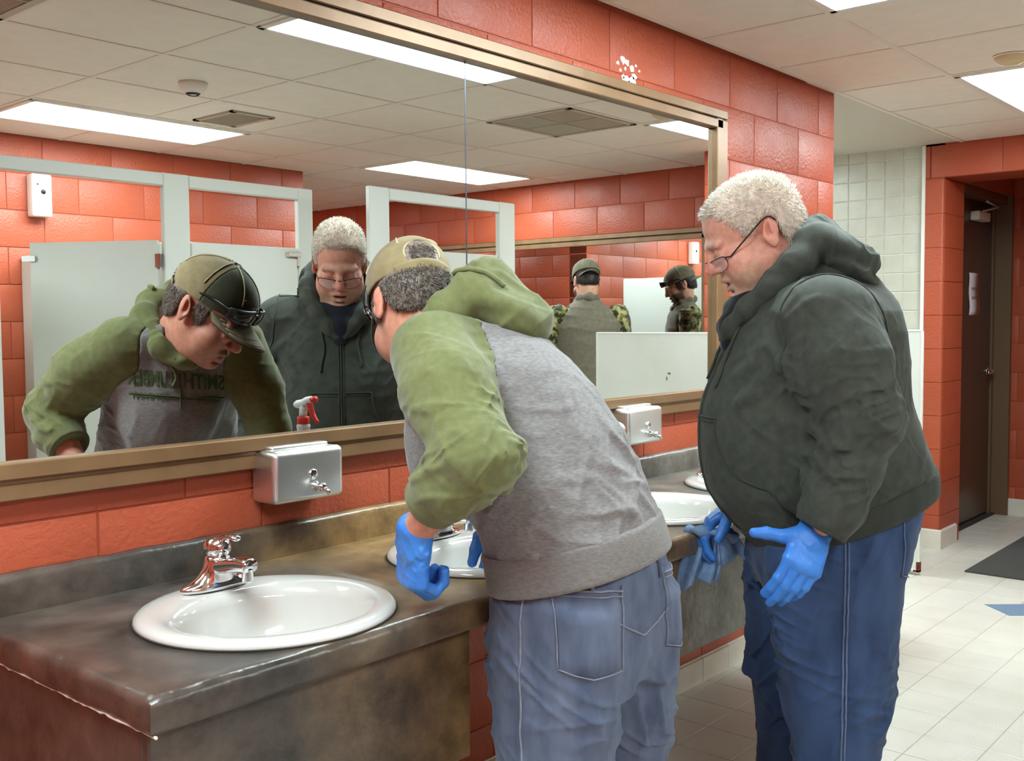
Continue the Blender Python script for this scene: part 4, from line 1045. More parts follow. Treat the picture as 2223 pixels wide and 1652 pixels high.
    HL = np.array([(-.2, -.085), (-.12, -.085), (-.09, -.075), (-.065, -.06), (-.052, .02), (-.03, .034), (-.008, .028), (.012, .0), (.028, .0), (.04, .037), (.06, .067), (.085, .089), (.105, .102), (.13, .115)])
    Hh.cut(lambda P: (np.interp((P-hc)@R[0], HL[:, 0], HL[:, 1])-(P-hc)@R[2])*.8, .004)
    Hh.add(lambda P: np.sqrt((((P-hc)@R.T-V(-.02, 0, .03))/V(.1, .078, .085))**2 @ np.ones(3))*.08-.08, .002, 's')
    hv, hf = Hh.mesh(hc-.2, hc+.2, .003)
    ho = npmesh('hair', hv, hf, M['cropped'], e)
    loc = lambda P: (P-hc)@R.T
    tufts('locks', hv, hf, lambda C: loc(C)[:, 2] > -.08, lambda P, n_: n_*(.35+.75*sst(loc(P)[:, 2], .04, .12))[:, None]+R[0]*(.55*sst(loc(P)[:, 2], -.02, .08))[:, None]-R[2]*(.7*sst(-loc(P)[:, 2], -.07, .03))[:, None], .013, .0010, 11000, M['whitehair'], ho, 4)
    # stubble moustache / goatee
    # ---- eyes under the lids are lowered; glasses
    g = empty('glasses', tuple(W(.12, 0, -.01))); setparent(g, e)
    GW = lambda f_, l_, u_: Vector(W(f_, l_, u_))
    hinge = {s: GW(.082, s*.074, -.022) for s in (1, -1)}
    for s in (1, -1): obj('temple', tube(bmesh.new(), smoothpath([hinge[s], GW(.03, s*.088, .004), GW(-.028, s*.0935, .028), GW(-.048, s*.09, .012)], 6), .0021, 8, flat=(tuple(R[1]), .6)), M['metalframe'], g, True)
    def lens_outline(s):
        c_ = [(.0, .010), (.055, .012), (.062, .0), (.055, -.016), (.03, -.022), (.008, -.018), (-.001, -.004)]
        out = []
        for l_, u_ in c_:
            ll = .010+l_; out.append(GW(.130-.010*(ll/.06)**2*1.9-.10*(0.012-u_)*.55-.008, s*ll, -.026+u_))
        return smoothpath(out+[out[0]], 5)
    for s in (1, -1):
        pts = lens_outline(s)
        obj('rim', tube(bmesh.new(), pts[:11], .0016, 8), M['metalframe'], g, True)
        obj('lower_rim', tube(bmesh.new(), pts[10:], .0007, 6), M['metalframe'], g, True)
        bm = bmesh.new(); vs = [bm.verts.new(p) for p in pts[:-1]]; bm.faces.new(vs); bmesh.ops.triangulate(bm, faces=bm.faces); lo_ = obj('lens', bm, M['lens'], g); sm = lo_.modifiers.new('t', 'SOLIDIFY'); sm.thickness = .001
        obj('hinge_piece', tube(bmesh.new(), [pts[7], hinge[s]], .0018, 8), M['metalframe'], g, True)
    obj('bridge', tube(bmesh.new(), smoothpath([lens_outline(1)[0], GW(.131, 0, -.013), lens_outline(-1)[0]], 5), .0015, 8), M['metalframe'], g, True)
    # ---- hoodie
    Hd = Fld(); Hd.col([row(*t) for t in TR], k=.04, exp=2.15)
    Hd.chain(Ls, Lr, .035); Hd.chain(Rs, Lr, .035)
    Hd.ell(m(-.15, .17, 1.41), (.11, .09, .075), np.array([Fd, nrm(Ld-.5*V(0, 0, 1)), nrm(V(0, 0, 1)+.5*Ld)]), .05); Hd.ell(m(-.15, -.17, 1.41), (.11, .09, .075), np.array([Fd, nrm(Ld+.5*V(0, 0, 1)), nrm(V(0, 0, 1)-.5*Ld)]), .05)
    nzh = nrm(dv(.325, 0, .946)); hem = m(-.02, 0, .835)
    # rolls: armpit pull, bunched folds at the inner elbow, slouch above the hem
    for (p0, p1, r_, ) in [((-.03, .235, 1.30), (-.10, .315, 1.225), .022), ((-.075, .24, 1.235), (-.12, .335, 1.175), .02), ((-.085, .25, 1.16), (-.11, .345, 1.125), .016), ((-.08, .25, 1.10), (-.12, .36, 1.07), .013), ((-.07, .26, 1.045), (-.13, .36, 1.02), .010),
                       ((-.02, .18, 1.34), (.05, .13, 1.27), .018), ((-.03, .2, 1.31), (.06, .16, 1.21), .016)]:
        Hd.cone(m(*p0), m(*p1), r_, r_*.7, .03)
    w1 = wrinkle(dv(.3, .1, 1), .05, .0055, 3); w2 = wrinkle(dv(.5, .4, .8), .10, .005, 5)
    elb = m(-.15, .30, 1.15)
    Hd.disp(lambda P: w1(P)*np.clip(gauss(P, elb, .20)*1.25+.5*gauss(P, m(0, -.2, 1.1), .2), 0, 1)+w2(P)*.6*(1-gauss(P, m(.1, .0, 1.08), .2))+.006*gauss(P, m(.02, .16, 1.235), .07))
    Hd.half(hem, -nzh, .006)
    cutL, cutR = (Ls[5], nrm(Ls[5]-Ls[4])), (Rs[5], nrm(Rs[5]-Rs[4]))
    def cuffcut(P):
        dl = np.where(np.linalg.norm(P-cutL[0], axis=1) < .12, (P-cutL[0])@cutL[1], -1); dr = np.where(np.linalg.norm(P-cutR[0], axis=1) < .12, (P-cutR[0])@cutR[1], -1)
        return np.maximum(dl, dr)
    Hd.cut(cuffcut, .003)
    # neck opening, V to the zip
    Hd.chain([W(-.04, 0, -.06), m(-.055, 0, 1.50), m(-.01, 0, 1.44), m(.045, 0, 1.40)], [.082, .078, .06, .03], .01, 's')
    v, f = Hd.mesh((1.85, -1.4, .80), (3.0, -.3, 1.60), .0045)
    hd = npmesh('hoodie', v, f, M['dkgreen'], e); bv = bvh_np(v, f)
    # cuffs and waistband
    for P_, r0 in ((Ls, .0605), (Rs, .0605)):
        cf = Fld(); d_ = nrm(P_[5]-P_[4]); cf.cone(P_[5]-d_*.062, P_[5]+d_*.008, r0+.004, r0-.001, .01); cf.half(P_[5]+d_*.006, d_, .004); cf.half(P_[5]-d_*.058, -d_, .006); cf.cone(P_[5]-d_*.0, P_[5]+d_*.04, r0-.012, r0-.012, .004, 's')
        cv, cf_ = cf.mesh(P_[5]-.13, P_[5]+.13, .004); npmesh('cuff', cv, cf_, M['dkgreen2'], hd)
    wb_ = Fld(); wb_.col([row(z, fr+.005, bk-.005, rl+.005) for z, fr, bk, rl in TR], k=.02, exp=2.15); wb_.half(hem-nzh*.004, -nzh, .005); wb_.half(hem+nzh*.062, nzh, .005)
    wv_, wf_ = wb_.mesh((1.85, -1.4, .78), (3.0, -.3, 1.1), .005); npmesh('waistband', wv_, wf_, M['dkgreen2'], hd)
    # hood lying on the shoulders
    Ho = Fld()
    for s in (1, -1):
        Ho.chain([m(-.165, s*.0, 1.605), m(-.135, s*.075, 1.585), m(-.085, s*.105, 1.535), m(-.035, s*.105, 1.48), m(.02, s*.075, 1.43), m(.052, s*.035, 1.385), m(.066, s*.014, 1.355)], [.046, .042, .037, .033, .029, .023, .012], .025)
    tilt = np.array([nrm(dv(.82, 0, .57)), Ld, nrm(dv(-.57, 0, .82))])
    Ho.ell(m(-.205, 0, 1.565), (.108, .15, .05), tilt, .03); Ho.ell(m(-.262, 0, 1.55), (.05, .115, .03), tilt, .02)
    Ho.ell(m(-.22, 0, 1.515), (.09, .155, .035), tilt, .02)
    Ho.cone(m(-.17, .02, 1.648), m(-.13, .06, 1.632), .012, .012, .02)
    Ho.chain([W(-.03, 0, .0), W(-.05, 0, -.08), m(-.07, 0, 1.50), m(-.02, 0, 1.44), m(.055, 0, 1.385)], [.085, .086, .077, .058, .022], .012, 's')
    Ho.ell(m(-.19, 0, 1.54), (.10, .085, .008), tilt, .012, 's')
    w3 = wrinkle(dv(.8, .5, .5), .07, .004, 9); Ho.disp(w3)
    v, f = Ho.mesh((2.1, -1.2, 1.3), (2.9, -.4, 1.72), .0036); npmesh('hood', v, f, M['dkgreen'], hd)
    # shirt at the throat
    sh = Fld(); sh.chain([m(-.06, 0, 1.475), m(-.02, 0, 1.43), m(.035, 0, 1.385), m(.045, 0, 1.34)], [.085, .07, .042, .03], .02); v, f = sh.mesh(m(-.02, 0, 1.42)-.2, m(-.02, 0, 1.42)+.2, .006); npmesh('shirt', v, f, M['navy'], e)
    # zipper, drawstrings, pouch pocket, seams (laid on the surface)
    fr = -Fd
    zp = hitpts(bv, [m(.5, .0, z) for z in np.linspace(1.36, .85, 60)], fr, .0012)
    seam('zipper', zp, .0035, M['dkgreen2'], hd); seam('zip_edge', [p+Vector(Ld)*.008 for p in zp], .0022, M['dkgreen'], hd); seam('zip_edge', [p-Vector(Ld)*.008 for p in zp], .0022, M['dkgreen'], hd)
    if zp: obj('zip_pull', tube(bmesh.new(), [zp[0], zp[0]+Vector((0, 0, -.028))+Vector(Fd)*.004], [.004, .0055], 8, flat=(tuple(Fd), .5)), M['chrome'], hd, True)
    for s, zt, zb_ in ((1, 1.43, 1.235), (-1, 1.43, 1.25)):
        ps = hitpts(bv, [m(.5, s*(.062+.006*math.sin(k*.5)), zt+(zb_-zt)*k/16) for k in range(17)], fr, .004)
        ps = [p for p in ps if p.z < 1.39]
        top = [Vector(m(.055, s*.045, 1.405))]
        seam('drawstring', top+ps, .0042, M['dkgreen'], hd, 8)
    for s in (1, -1):
        o_ = [m(.5, s*.012, 1.165), m(.5, s*.10, 1.165), m(.5, s*.102, 1.14), m(.5, s*.115, 1.09), m(.5, s*.145, 1.04), m(.5, s*.185, 1.012), m(.5, s*.205, 1.0), m(.5, s*.205, .93)]
        ps = near(bv, [x for x in hitpts(bv, smoothpath(o_[:2], 8)+smoothpath(o_[1:], 6), fr, 0)], .0012); seam('pocket_seam', ps, .003, M['dkgreen2'], hd)
        ps2 = hitpts(bv, line(m(.5, s*.012, 1.155), m(.5, s*.10, 1.155), 10), fr, .001); seam('pocket_stitch', ps2, .0018, M['dkgreen2'], hd)
    for s in (1, -1):   # shoulder and armhole seams
        ps = near(bv, smoothpath([m(-.085, s*.10, 1.52), m(-.09, s*.16, 1.49), m(-.10, s*.21, 1.47)], 6), .0008); seam('shoulder_seam', ps, .0026, M['dkgreen2'], hd)
        ps = near(bv, smoothpath([m(-.02, s*.245, 1.28), m(-.02, s*.235, 1.36), m(-.05, s*.215, 1.44), m(-.11, s*.21, 1.475), m(-.18, s*.21, 1.46), m(-.25, s*.22, 1.38), m(-.275, s*.24, 1.29)], 6), .0008); seam('armhole_seam', ps, .0028, M['dkgreen2'], hd)
    # ---- gloves
    for (w_, D_, N_, sd, C_, T_, nm) in ((lw, LD, LN, sideL, LC, TH, 'glove'), (rw, RD, RN, sideR, RC, TH2, 'glove')):
        G = Fld(); hand_prims(G, w_, D_, N_, sd, C_, T_, .0018, 1.10); d_, n_, s_ = frame_hand(D_, N_)
        G.ecap(w_-d_*.03, w_+d_*.02, s_, (.042, .036), (.033, .025), .012)
        wg = wrinkle(d_, .03, .0016, 2); G.disp(lambda P, wg=wg, w_=w_, d_=d_: wg(P)*(.35+.8*gauss(P, w_+d_*.02, .05)))
        v, f = G.mesh(w_-.24, w_+.24, .0024); npmesh(nm, v, f, M['glove'], e)
    # ---- jeans
    J = Fld(); J.col([(z,)+tuple(m(cf, 0, 0)[:2])+(rl, rf, AZ) for z, cf, rf, rl in ((.74, -.185, .165, .19), (.80, -.187, .178, .205), (.86, -.20, .197, .212), (.93, -.215, .205, .212), (1.0, -.225, .2, .206), (1.03, -.225, .197, .204))], k=.03)
    leg(J, .105, 0); leg(J, -.105, .035)
    J.cone(m(-.16, 0, .60), m(-.17, 0, .30), .0, .0, .002, 's'); J.ecap(m(-.18, 0, .66), m(-.18, 0, .05), Fd, (.25, .003), (.25, .02), .02, 's')
    w4 = wrinkle(dv(.45, .3, 1), .07, .006, 12); w5 = wrinkle(dv(.8, .0, .5), .11, .004, 14)
    J.disp(lambda P: w4(P)*(.35+.9*gauss(P, m(-.12, .11, .47), .16)+.9*gauss(P, m(-.12, -.08, .47), .16)+.7*gauss(P, m(-.0, .1, .78), .13))+w5(P)*.5)
    J.half(m(0, 0, .025), (0, 0, -1)); 
    v, f = J.mesh((1.95, -1.35, 0), (3.0, -.35, 1.05), .0048)
    jn = npmesh('jeans', v, f, M['denim2'], e); jb = bvh_np(v, f)
    for off in (-.004, .004):
        ps = near(jb, [m(-.185+off, .40, z) for z in np.linspace(.92, .06, 50)], .001); ps = hitpts(jb, [m(-.178+off-.02*(z < .6)*0, .6, z) for z in np.linspace(.93, .06, 60)], -Ld, .0012); seam('side_seam', ps, .0022, M['stitch2'], jn)
    def pocket(sgn):
        d_ = nrm(dv(.72, -sgn*.70, 0)); lt = nrm(dv(.70, sgn*.72, 0)); pc = m(-.37, sgn*.125, 0); g_ = []
        for i in range(15):
            t = i/14; rowp = []
            for j in range(13):
                s_ = j/12; wid = .08*(1-.14*t); rowp.append(pc+lt*(s_-.5)*2*wid+V(0, 0, .962-.165*t-(.018*(1-abs(2*s_-1)) if i > 11 else 0)*(t-.78)/.22))
            g_.append(rowp)
        pk = patch('back_pocket', jb, g_, d_, .0035, M['denim2'], jn)
        for k_ in (0, 12):
            seam('stitching', hitpts(jb, [r_[k_] for r_ in g_], d_, .0028), .0018, M['stitch2'], pk)
        seam('stitching', hitpts(jb, g_[1], d_, .005), .0018, M['stitch2'], pk); seam('stitching', hitpts(jb, g_[-1], d_, .0025), .0018, M['stitch2'], pk)
    pocket(1); pocket(-1)
    bp = near(jb, smoothpath([m(.02*math.cos(t)-.225+.22*math.cos(t), .24*math.sin(t), 1.0) for t in np.linspace(0, 2*np.pi, 24)], 3), .002); seam('belt', bp, .014, M['leather'], jn)
    # ---- shoes
    for l_, df in ((.12, 0), (-.12, .035)):
        s_ = Fld(); s_.ecap(m(-.22+df, l_, .055), m(-.02+df, l_*1.06, .048), Ld, (.046, .055), (.05, .04), .02); s_.cone(m(-.2+df, l_, .09), m(-.19+df, l_, .15), .058, .052, .03); s_.half((0, 0, .002), (0, 0, -1), .002)
        v, f = s_.mesh(m(-.12+df, l_, .1)-.24, m(-.12+df, l_, .1)+.24, .007); npmesh('shoe', v, f, M['leather'], e)
    return e, m, dv, (rw, RD, RN)
PZ, m2w, d2w, rhand = person_zip()
# ---- cloth in his right hand
def wiping_cloth():
    e = empty('wiping_cloth', tuple(m2w(.08, -.1, .8))); tag(e, 'crumpled blue wiping cloth hanging from a gloved hand', 'cloth')
    rs = np.random.RandomState(5)
    def lobe(name, top, bot, w0, w1, folds, amp, ph):
        bm = bmesh.new(); nu, nv = 44, 30; g = {}
        top, bot = V(*top), V(*bot); ax = bot-top; lat = nrm(V(.45, -.55, .0)); out = nrm(np.cross(ax, lat))
        for i in range(nu):
            u = i/(nu-1)-.5
            for j in range(nv):
                t = j/(nv-1); wdt = w0+(w1-w0)*math.sin(min(1, t*1.25)*math.pi/2)
                a_ = amp*(.3+.9*t); z = math.sin(u*folds*2*math.pi+ph+1.5*t)*a_+.5*a_*math.sin(u*folds*4.6+4*t+ph)
                p = top+ax*t+lat*(u*wdt+.25*a_*math.cos(u*folds*2*math.pi+ph))+out*z+V(0, 0, .022*math.sin(u*5+ph)*t)
                g[i, j] = bm.verts.new(p)
        for i in range(nu-1):
            for j in range(nv-1): bm.faces.new((g[i, j], g[i+1, j], g[i+1, j+1], g[i, j+1]))
        o = obj(name, bm, M['bluecloth'], e, True); s = o.modifiers.new('t', 'SOLIDIFY'); s.thickness = .003
    lobe('hanging_fold', m2w(.095, -.115, .845), m2w(.135, -.10, .70), .06, .10, 2.2, .016, .4)
    lobe('hanging_fold', m2w(.085, -.12, .85), m2w(.105, -.11, .735), .05, .085, 1.6, .014, 2.0)
    lobe('side_fold', m2w(.05, -.11, .855), m2w(.015, -.10, .765), .06, .085, 1.8, .012, 1.1)
    # rolled rim where it bunches under the fingers
    P = smoothpath([m2w(.13, -.14, .842), m2w(.12, -.10, .852), m2w(.08, -.085, .85), m2w(.04, -.085, .845), m2w(.015, -.10, .83)], 6)
    obj('bunched_roll', tube(bmesh.new(), P, [.012+.005*math.sin(k*.9) for k in range(len(P))], 12), M['bluecloth'], e, True)
wiping_cloth()
# ================================================================== baseball cap on a head frame
def ball_cap(parent, W, R, hc, sc, crown, front, under, back=False, name='cap', visor_len=.100, button=True):
    """W head-local -> world; back=True turns the visor to the nape and the opening to the brow"""
    e = empty(name, tuple(W(0, 0, .10))); setparent(e, parent); s_ = -1 if back else 1
    cen = W(-.014 if not back else -.02, 0, .052); rr = [.130*sc, .0975*sc, .101*sc]
    def shell(sel):
        F = Fld(); F.ell(cen, rr, R, .004); F.ell(cen, [x-.005 for x in rr], R, .002, 's')
        F.cut(lambda P: (np.interp(s_*((P-hc)@R[0]), [-.14*sc, -.05*sc, .0, .09*sc], [.006*sc, .030*sc, .036*sc, .040*sc])-(P-hc)@R[2])*.9, .002)
        F.add(lambda P: (np.sqrt((((P-hc)@R.T-V(-s_*.135*sc, 0, .050*sc))/V(.06*sc, .040*sc, .034*sc))**2@np.ones(3))-1)*.04, .004, 's')
        F.cut(sel, .001); return F.mesh(hc-.21, hc+.21, .003)
    v, f = shell(lambda P: s_*((P-hc)@R[0])-.004); npmesh('crown', v, f, M[crown], e)
    v2, f2 = shell(lambda P: .004-s_*((P-hc)@R[0])); fp = npmesh('front_panel', v2, f2, M[front], e)
    allv = np.concatenate([v, v2]); allf = np.concatenate([f, f2+len(v)]); bv = bvh_np(allv, allf)
    # strap across the opening
    bm = bmesh.new(); rws = []
    for du in (-.052, -.044, -.034, -.028):   # band on the crown's ellipsoid, closing the opening
        k = math.sqrt(1-(du/(rr[2]))**2); rws.append([bm.verts.new(cen-s_*R[0]*math.cos(t)*(rr[0]*k+.008)+R[1]*math.sin(t)*(rr[1]*k+.003)+R[2]*(du+.010*(1-math.cos(t)))) for t in np.linspace(-.75, .75, 20)])
    for a_, b_ in zip(rws, rws[1:]):
        for q in range(19): bm.faces.new((a_[q], a_[q+1], b_[q+1], b_[q]))
    st = obj('strap', bm, M[crown], e, True); m_ = st.modifiers.new('t', 'SOLIDIFY'); m_.thickness = .003; m_.offset = 0
    if button: obj('button', lathe(bmesh.new(), [(.006, -.001), (.006, .002), (.003, .004), (.0005, .0045)], tuple(Vector(cen)+Vector(R[2])*rr[2]), 12), M[front], e, True)
    # stitched panel seams
    for ang in (0, 60, 120, 180, 240, 300):
        d = math.radians(ang+90); ps = []
        for t in np.linspace(.12, 1.25, 20):
            q = cen+R[0]*math.cos(d)*math.sin(t)*rr[0]+R[1]*math.sin(d)*math.sin(t)*rr[1]+R[2]*math.cos(t)*rr[2]
            h = bv.find_nearest(Vector(q))
            if h[0] is not None and (h[0]-Vector(q)).length < .012: ps.append(h[0]+(Vector(q)-Vector(cen)).normalized()*.0012)
        seam('panel_seam', ps, .0016, M['khaki2'], e)
    if not back:
        ps = []
        for t in np.linspace(0, 2*np.pi, 30): # piping round the opening
            q = hc+(-.13*sc)*R[0]+math.sin(t)*.039*sc*R[1]+(.050+.035*math.cos(t))*sc*R[2]
            if math.cos(t) > -.55:
                h = bv.find_nearest(Vector(q)); ps.append((t if t < np.pi else t-2*np.pi, h[0]+Vector(nrm(V(*h[0])-cen))*.001))
        ps.sort(key=lambda x: x[0]); seam('opening_piping', [p for _, p in ps], .0022, M['khaki2'], e)
    # visor
    def sheet(du, mat_, nm):
        bm = bmesh.new(); g = {}; nu, nt = 25, 10
        for i in range(nu):
            l = (i/(nu-1)*2-1)*.078
            for j in range(nt):
                t = j/(nt-1); f0 = .108*math.sqrt(max(0, 1-(l/.090)**2))-.016; ln = visor_len*(max(0, 1-(l/.0785)**2))**.45+.004
                g[i, j] = bm.verts.new(W(s_*(f0+t*ln)+(-.02 if not back else -.018)*0, l, .040-.30*(l*l)/.078*(.35+.65*t)-.30*t*ln-.004+du))
        for i in range(nu-1):
            for j in range(nt-1): bm.faces.new((g[i, j], g[i+1, j], g[i+1, j+1], g[i, j+1]))
        o = obj(nm, bm, M[mat_], e, True); m_ = o.modifiers.new('t', 'SOLIDIFY'); m_.thickness = .0024; m_.offset = 0
        return o
    vt = sheet(.0016, 'visorolive' if not back else crown, 'visor'); sheet(-.0014, under, 'visor_lining')
    for t in (.25, .45, .65, .85):
        ps = []
        for i in range(21):
            l = (i/20*2-1)*.07*(1-.08*t); f0 = .108*math.sqrt(max(0, 1-(l/.090)**2))-.016; ln = visor_len*(max(0, 1-(l/.0785)**2))**.45+.004
            ps.append(Vector(W(s_*(f0+t*ln), l, .040-.30*(l*l)/.078*(.35+.65*t)-.30*t*ln-.004+.0032)))
        seam('visor_stitch', ps, .0008, M['khaki2'], vt)
    return e, bv
def sunglasses(parent, W, f0, u0, wd=.07, droop=.0):
    g = empty('sunglasses', tuple(W(f0, 0, u0))); setparent(g, parent); P = lambda f, l, u: Vector(W(f, l, u))
    for s in (1, -1):
        F = Fld(); Rl = None
        bm = bmesh.new(); G = {}
        for i in range(15):
            a = -.12+i/14*1.02   # wrap angle
            for j in range(9):
                t = j/8-.5; hgt = .042*(1-.35*max(0, a)**1.5)
                G[i, j] = bm.verts.new(P(f0-.105*(1-math.cos(a*.95))+.004*math.cos(t*3)-.012*(0.5-t)*0, s*(.012+wd*math.sin(max(0, a+.12))/math.sin(1.02)), u0+t*hgt-.006*max(0, a)+droop*a))
        for i in range(14):
            for j in range(8): bm.faces.new((G[i, j], G[i+1, j], G[i+1, j+1], G[i, j+1]))
        rim = [G[i, 0].co.copy() for i in range(15)]+[G[14, j].co.copy() for j in range(9)]+[G[i, 8].co.copy() for i in range(14, -1, -1)]+[G[0, j].co.copy() for j in range(8, -1, -1)]
        end = G[14, 6].co.copy()
        o = obj('lens', bm, M['darklens'], g, True); sm = o.modifiers.new('t', 'SOLIDIFY'); sm.thickness = .002
        obj('rim', tube(bmesh.new(), rim, .0032, 8), M['black'], g, True)
        obj('temple', tube(bmesh.new(), smoothpath([end, P(f0-.075, s*(.012+wd*1.17), u0+.002), P(f0-.12, s*.0955, u0-.006), P(f0-.155, s*.092, u0-.016)], 6), .0042, 8, flat=(tuple(nrm(W(0, 1, 0)-W(0, 0, 0))), .5)), M['black'], g, True)
    obj('bridge', tube(bmesh.new(), [P(f0+.001, .012, u0+.008), P(f0+.004, 0, u0+.012), P(f0+.001, -.012, u0+.008)], .0038, 8), M['black'], g, True)
    return g
def hairshell(parent, W, R, hc, sc, HL, mat_, h=.0035, tuft=4000, length=.010, wd=1.0, opening=True):
    Hh = Fld(); Hh.ell(W(-.027, 0, .048), [.1155*sc, .0875*sc*wd, .0935*sc], R, .02); Hh.ell(W(-.05, 0, -.02), [.082*sc, .0765*sc*wd, .08*sc], R, .03); Hh.ell(W(.03, 0, .0), [.06*sc, .0765*sc*wd, .08*sc], R, .03)
    HL = np.array(HL)*sc; Hh.cut(lambda P: (np.interp((P-hc)@R[0], HL[:, 0], HL[:, 1])-(P-hc)@R[2])*.8, .004)
    Hh.add(lambda P: (np.sqrt((((P-hc)@R.T-V(-.02, 0, .02)*sc)/(V(.1, .076, .085)*sc))**2@np.ones(3))-1)*.08, .002, 's')
    v, f = Hh.mesh(hc-.2, hc+.2, h); o = npmesh('hair', v, f, mat_, parent)
    loc = lambda P: (P-hc)@R.T
    tufts('locks', v, f, lambda C: (loc(C)[:, 2] < (.014+.10*np.clip(loc(C)[:, 0]+.13, 0, .2))*sc) | ((loc(C)[:, 0] < -.09*sc) & (np.abs(loc(C)[:, 1]) < .03*sc) & (loc(C)[:, 2] > .03*sc) & (loc(C)[:, 2] < .07*sc) & opening), lambda P, n_: n_*.35-R[2]*.8-R[0]*.25, length, .0009, tuft, mat_, o, 6)
    return o
# ================================================================== man bending over the sink
def person_bend():
    e = empty('person', (1.66, -.80, 0)); tag(e, 'man in grey and olive hoodie and cap bending over a sink', 'person')
    sc = .95; R = rotm(65, 37, 0); hc = V(1.576, -.389, 1.487)-sc*(-.027*R[0]+.048*R[2])
    AS = math.radians(119); Fs = V(math.cos(AS), math.sin(AS), 0); Lsd = V(-math.sin(AS), math.cos(AS), 0); Z = V(0, 0, 1)
    rows = [(.80, 1.655, -.80, .198, .158, 86), (.86, 1.655, -.80, .202, .162, 87), (.92, 1.652, -.795, .204, .168, 89), (.98, 1.647, -.775, .202, .175, 92), (1.08, 1.640, -.735, .198, .183, 97), (1.18, 1.626, -.69, .188, .187, 103), (1.27, 1.605, -.64, .18, .182, 110), (1.325, 1.59, -.607, .174, .166, 116), (1.36, 1.583, -.585, .15, .148, 118), (1.395, 1.577, -.565, .105, .115, 119)]
    Ls = [V(1.435, -.60, 1.338), V(1.375, -.70, 1.27), V(1.335, -.808, 1.165), V(1.322, -.752, 1.112), V(1.326, -.70, 1.076)]
    Rs = [V(1.705, -.475, 1.338), V(1.735, -.425, 1.22), V(1.755, -.40, 1.10), V(1.775, -.43, 1.03), V(1.79, -.45, .99)]
    lw, rw = V(1.330, -.650, 1.008), V(1.80, -.47, .95)
    LD, LN = V(.02, .10, -.98), V(-.88, .20, .12); RD, RN = V(.05, .25, -.95), V(.75, .55, .2)
    LC = [(48, 70, 45), (52, 72, 48), (56, 74, 50), (60, 74, 50)]; TH = ((.6, .6, -.5), (.8, .1, -.6))
    sdL = 1 if np.cross(nrm(LD), nrm(LN))@V(.76, .65, 0) > 0 else -1; sdR = 1 if np.cross(nrm(RD), nrm(RN))@V(-.7, .3, 0) > 0 else -1
    B = Fld(); W = head_prims(B, hc, R, sc, .003, 1.0)
    nb = V(1.578, -.535, 1.385)
    B.cone(W(-.035, 0, -.06), nb, .057*sc, .066, .03); B.cone(W(.0, 0, -.09), nb+Fs*.03, .045, .05, .03)
    B.col([(z, x, y, a_-.03, b_-.03, c_) for z, x, y, a_, b_, c_ in rows if z < 1.40], k=.05)
    B.chain(Ls[:4]+[lw], [.06, .055, .048, .041, .029], .02); B.chain(Rs[:4]+[rw], [.06, .055, .048, .041, .029], .02)
    hand_prims(B, lw, LD, LN, sdL, LC, TH, -.004, 1.08); hand_prims(B, rw, RD, RN, sdR, LC, TH, -.004, 1.08)
    def leg(F_, cx, cy, kx, ky, g=0, foot=False):
        F_.col([(z, cx+(kx-cx)*t, cy+(ky-cy)*t, a_+g, b_+g, 86) for z, t, a_, b_ in ((.86, 0, .10, .14), (.78, 0, .108, .15), (.68, .25, .110, .146), (.58, .6, .106, .135), (.48, 1, .1, .122), (.38, 1.1, .092, .108), (.25, 1.3, .086, .1), (.1, 1.5, .083, .096), (.03, 1.55, .088, .105))], k=.03)
        if foot: F_.ecap((kx, ky-.03, .045), (kx-.01, ky+.15, .04), (1, 0, 0), (.038, .04), (.04, .028), .03)
    v, f = B.mesh((1.2, -1.1, .70), (2.0, -.22, 1.66), .0036)
    q = (v-hc)@R.T/sc; fwd, lat, upw = q.T
    hd_ = (upw > -.2) & (v[:, 2] > 1.25)
    c = shade(v, srgb(208, 146, 122), [(hd_*np.exp(-((fwd-.09)**2+(np.abs(lat)-.045)**2+(upw+.04)**2)/.0014)*.7, srgb(206, 134, 110)), (hd_*np.exp(-((fwd+.022)**2+(np.abs(lat)-.094)**2+(upw)**2)/.001)*.8, srgb(214, 130, 112)),
        (hd_*sst(fwd, .085, .098)*np.exp(-((upw+.064)**2)/.00009)*sst(.036-np.abs(lat), 0, .008)*.85, srgb(84, 70, 60)), (hd_*sst(-upw, .05, .08)*sst(fwd, .02, .06)*.25, srgb(160, 128, 110)),
        (hd_*sst(fwd, .088, .098)*np.exp(-((upw+.0832)**2)/.00006)*sst(.022-np.abs(lat), 0, .005)*.7, srgb(170, 92, 84))])
    npmesh('body', v, f, M['skin'], e, c)
    hair = hairshell(e, W, R, hc, sc, [(-.2, -.085), (-.12, -.082), (-.09, -.075), (-.06, -.05), (-.05, .02), (-.03, .034), (-.006, .028), (.008, -.03), (.032, -.034), (.038, .03), (.06, .06), (.13, .1)], M['greyhair'], tuft=6000)
    cap, cbv = ball_cap(e, W, R, hc, sc, 'khaki', 'capgreen', 'capdark')
    sunglasses(e, W, .120, .064, .067)
    # cap badge with lettering
    bd = patch('badge', cbv, [[W(.3, .028-.056*j/8, .062+.03*i/5) for j in range(9)] for i in range(6)], -R[0], .0028, M['khaki'], cap)
    lettering('ALASKA', cbv, lambda u_, v_: W(.3, u_*-1, .080+v_), -R[0], .012, .05, M['capdark'], bd, .0034)
    ps = hitpts(cbv, [W(.3, .02*math.cos(t)*(1+.1*math.sin(3*t)), .072+.006*math.sin(t)) for t in np.linspace(0, 6.28, 20)], -R[0], .0034); seam('emblem', ps, .0009, M['capdark'], bd)
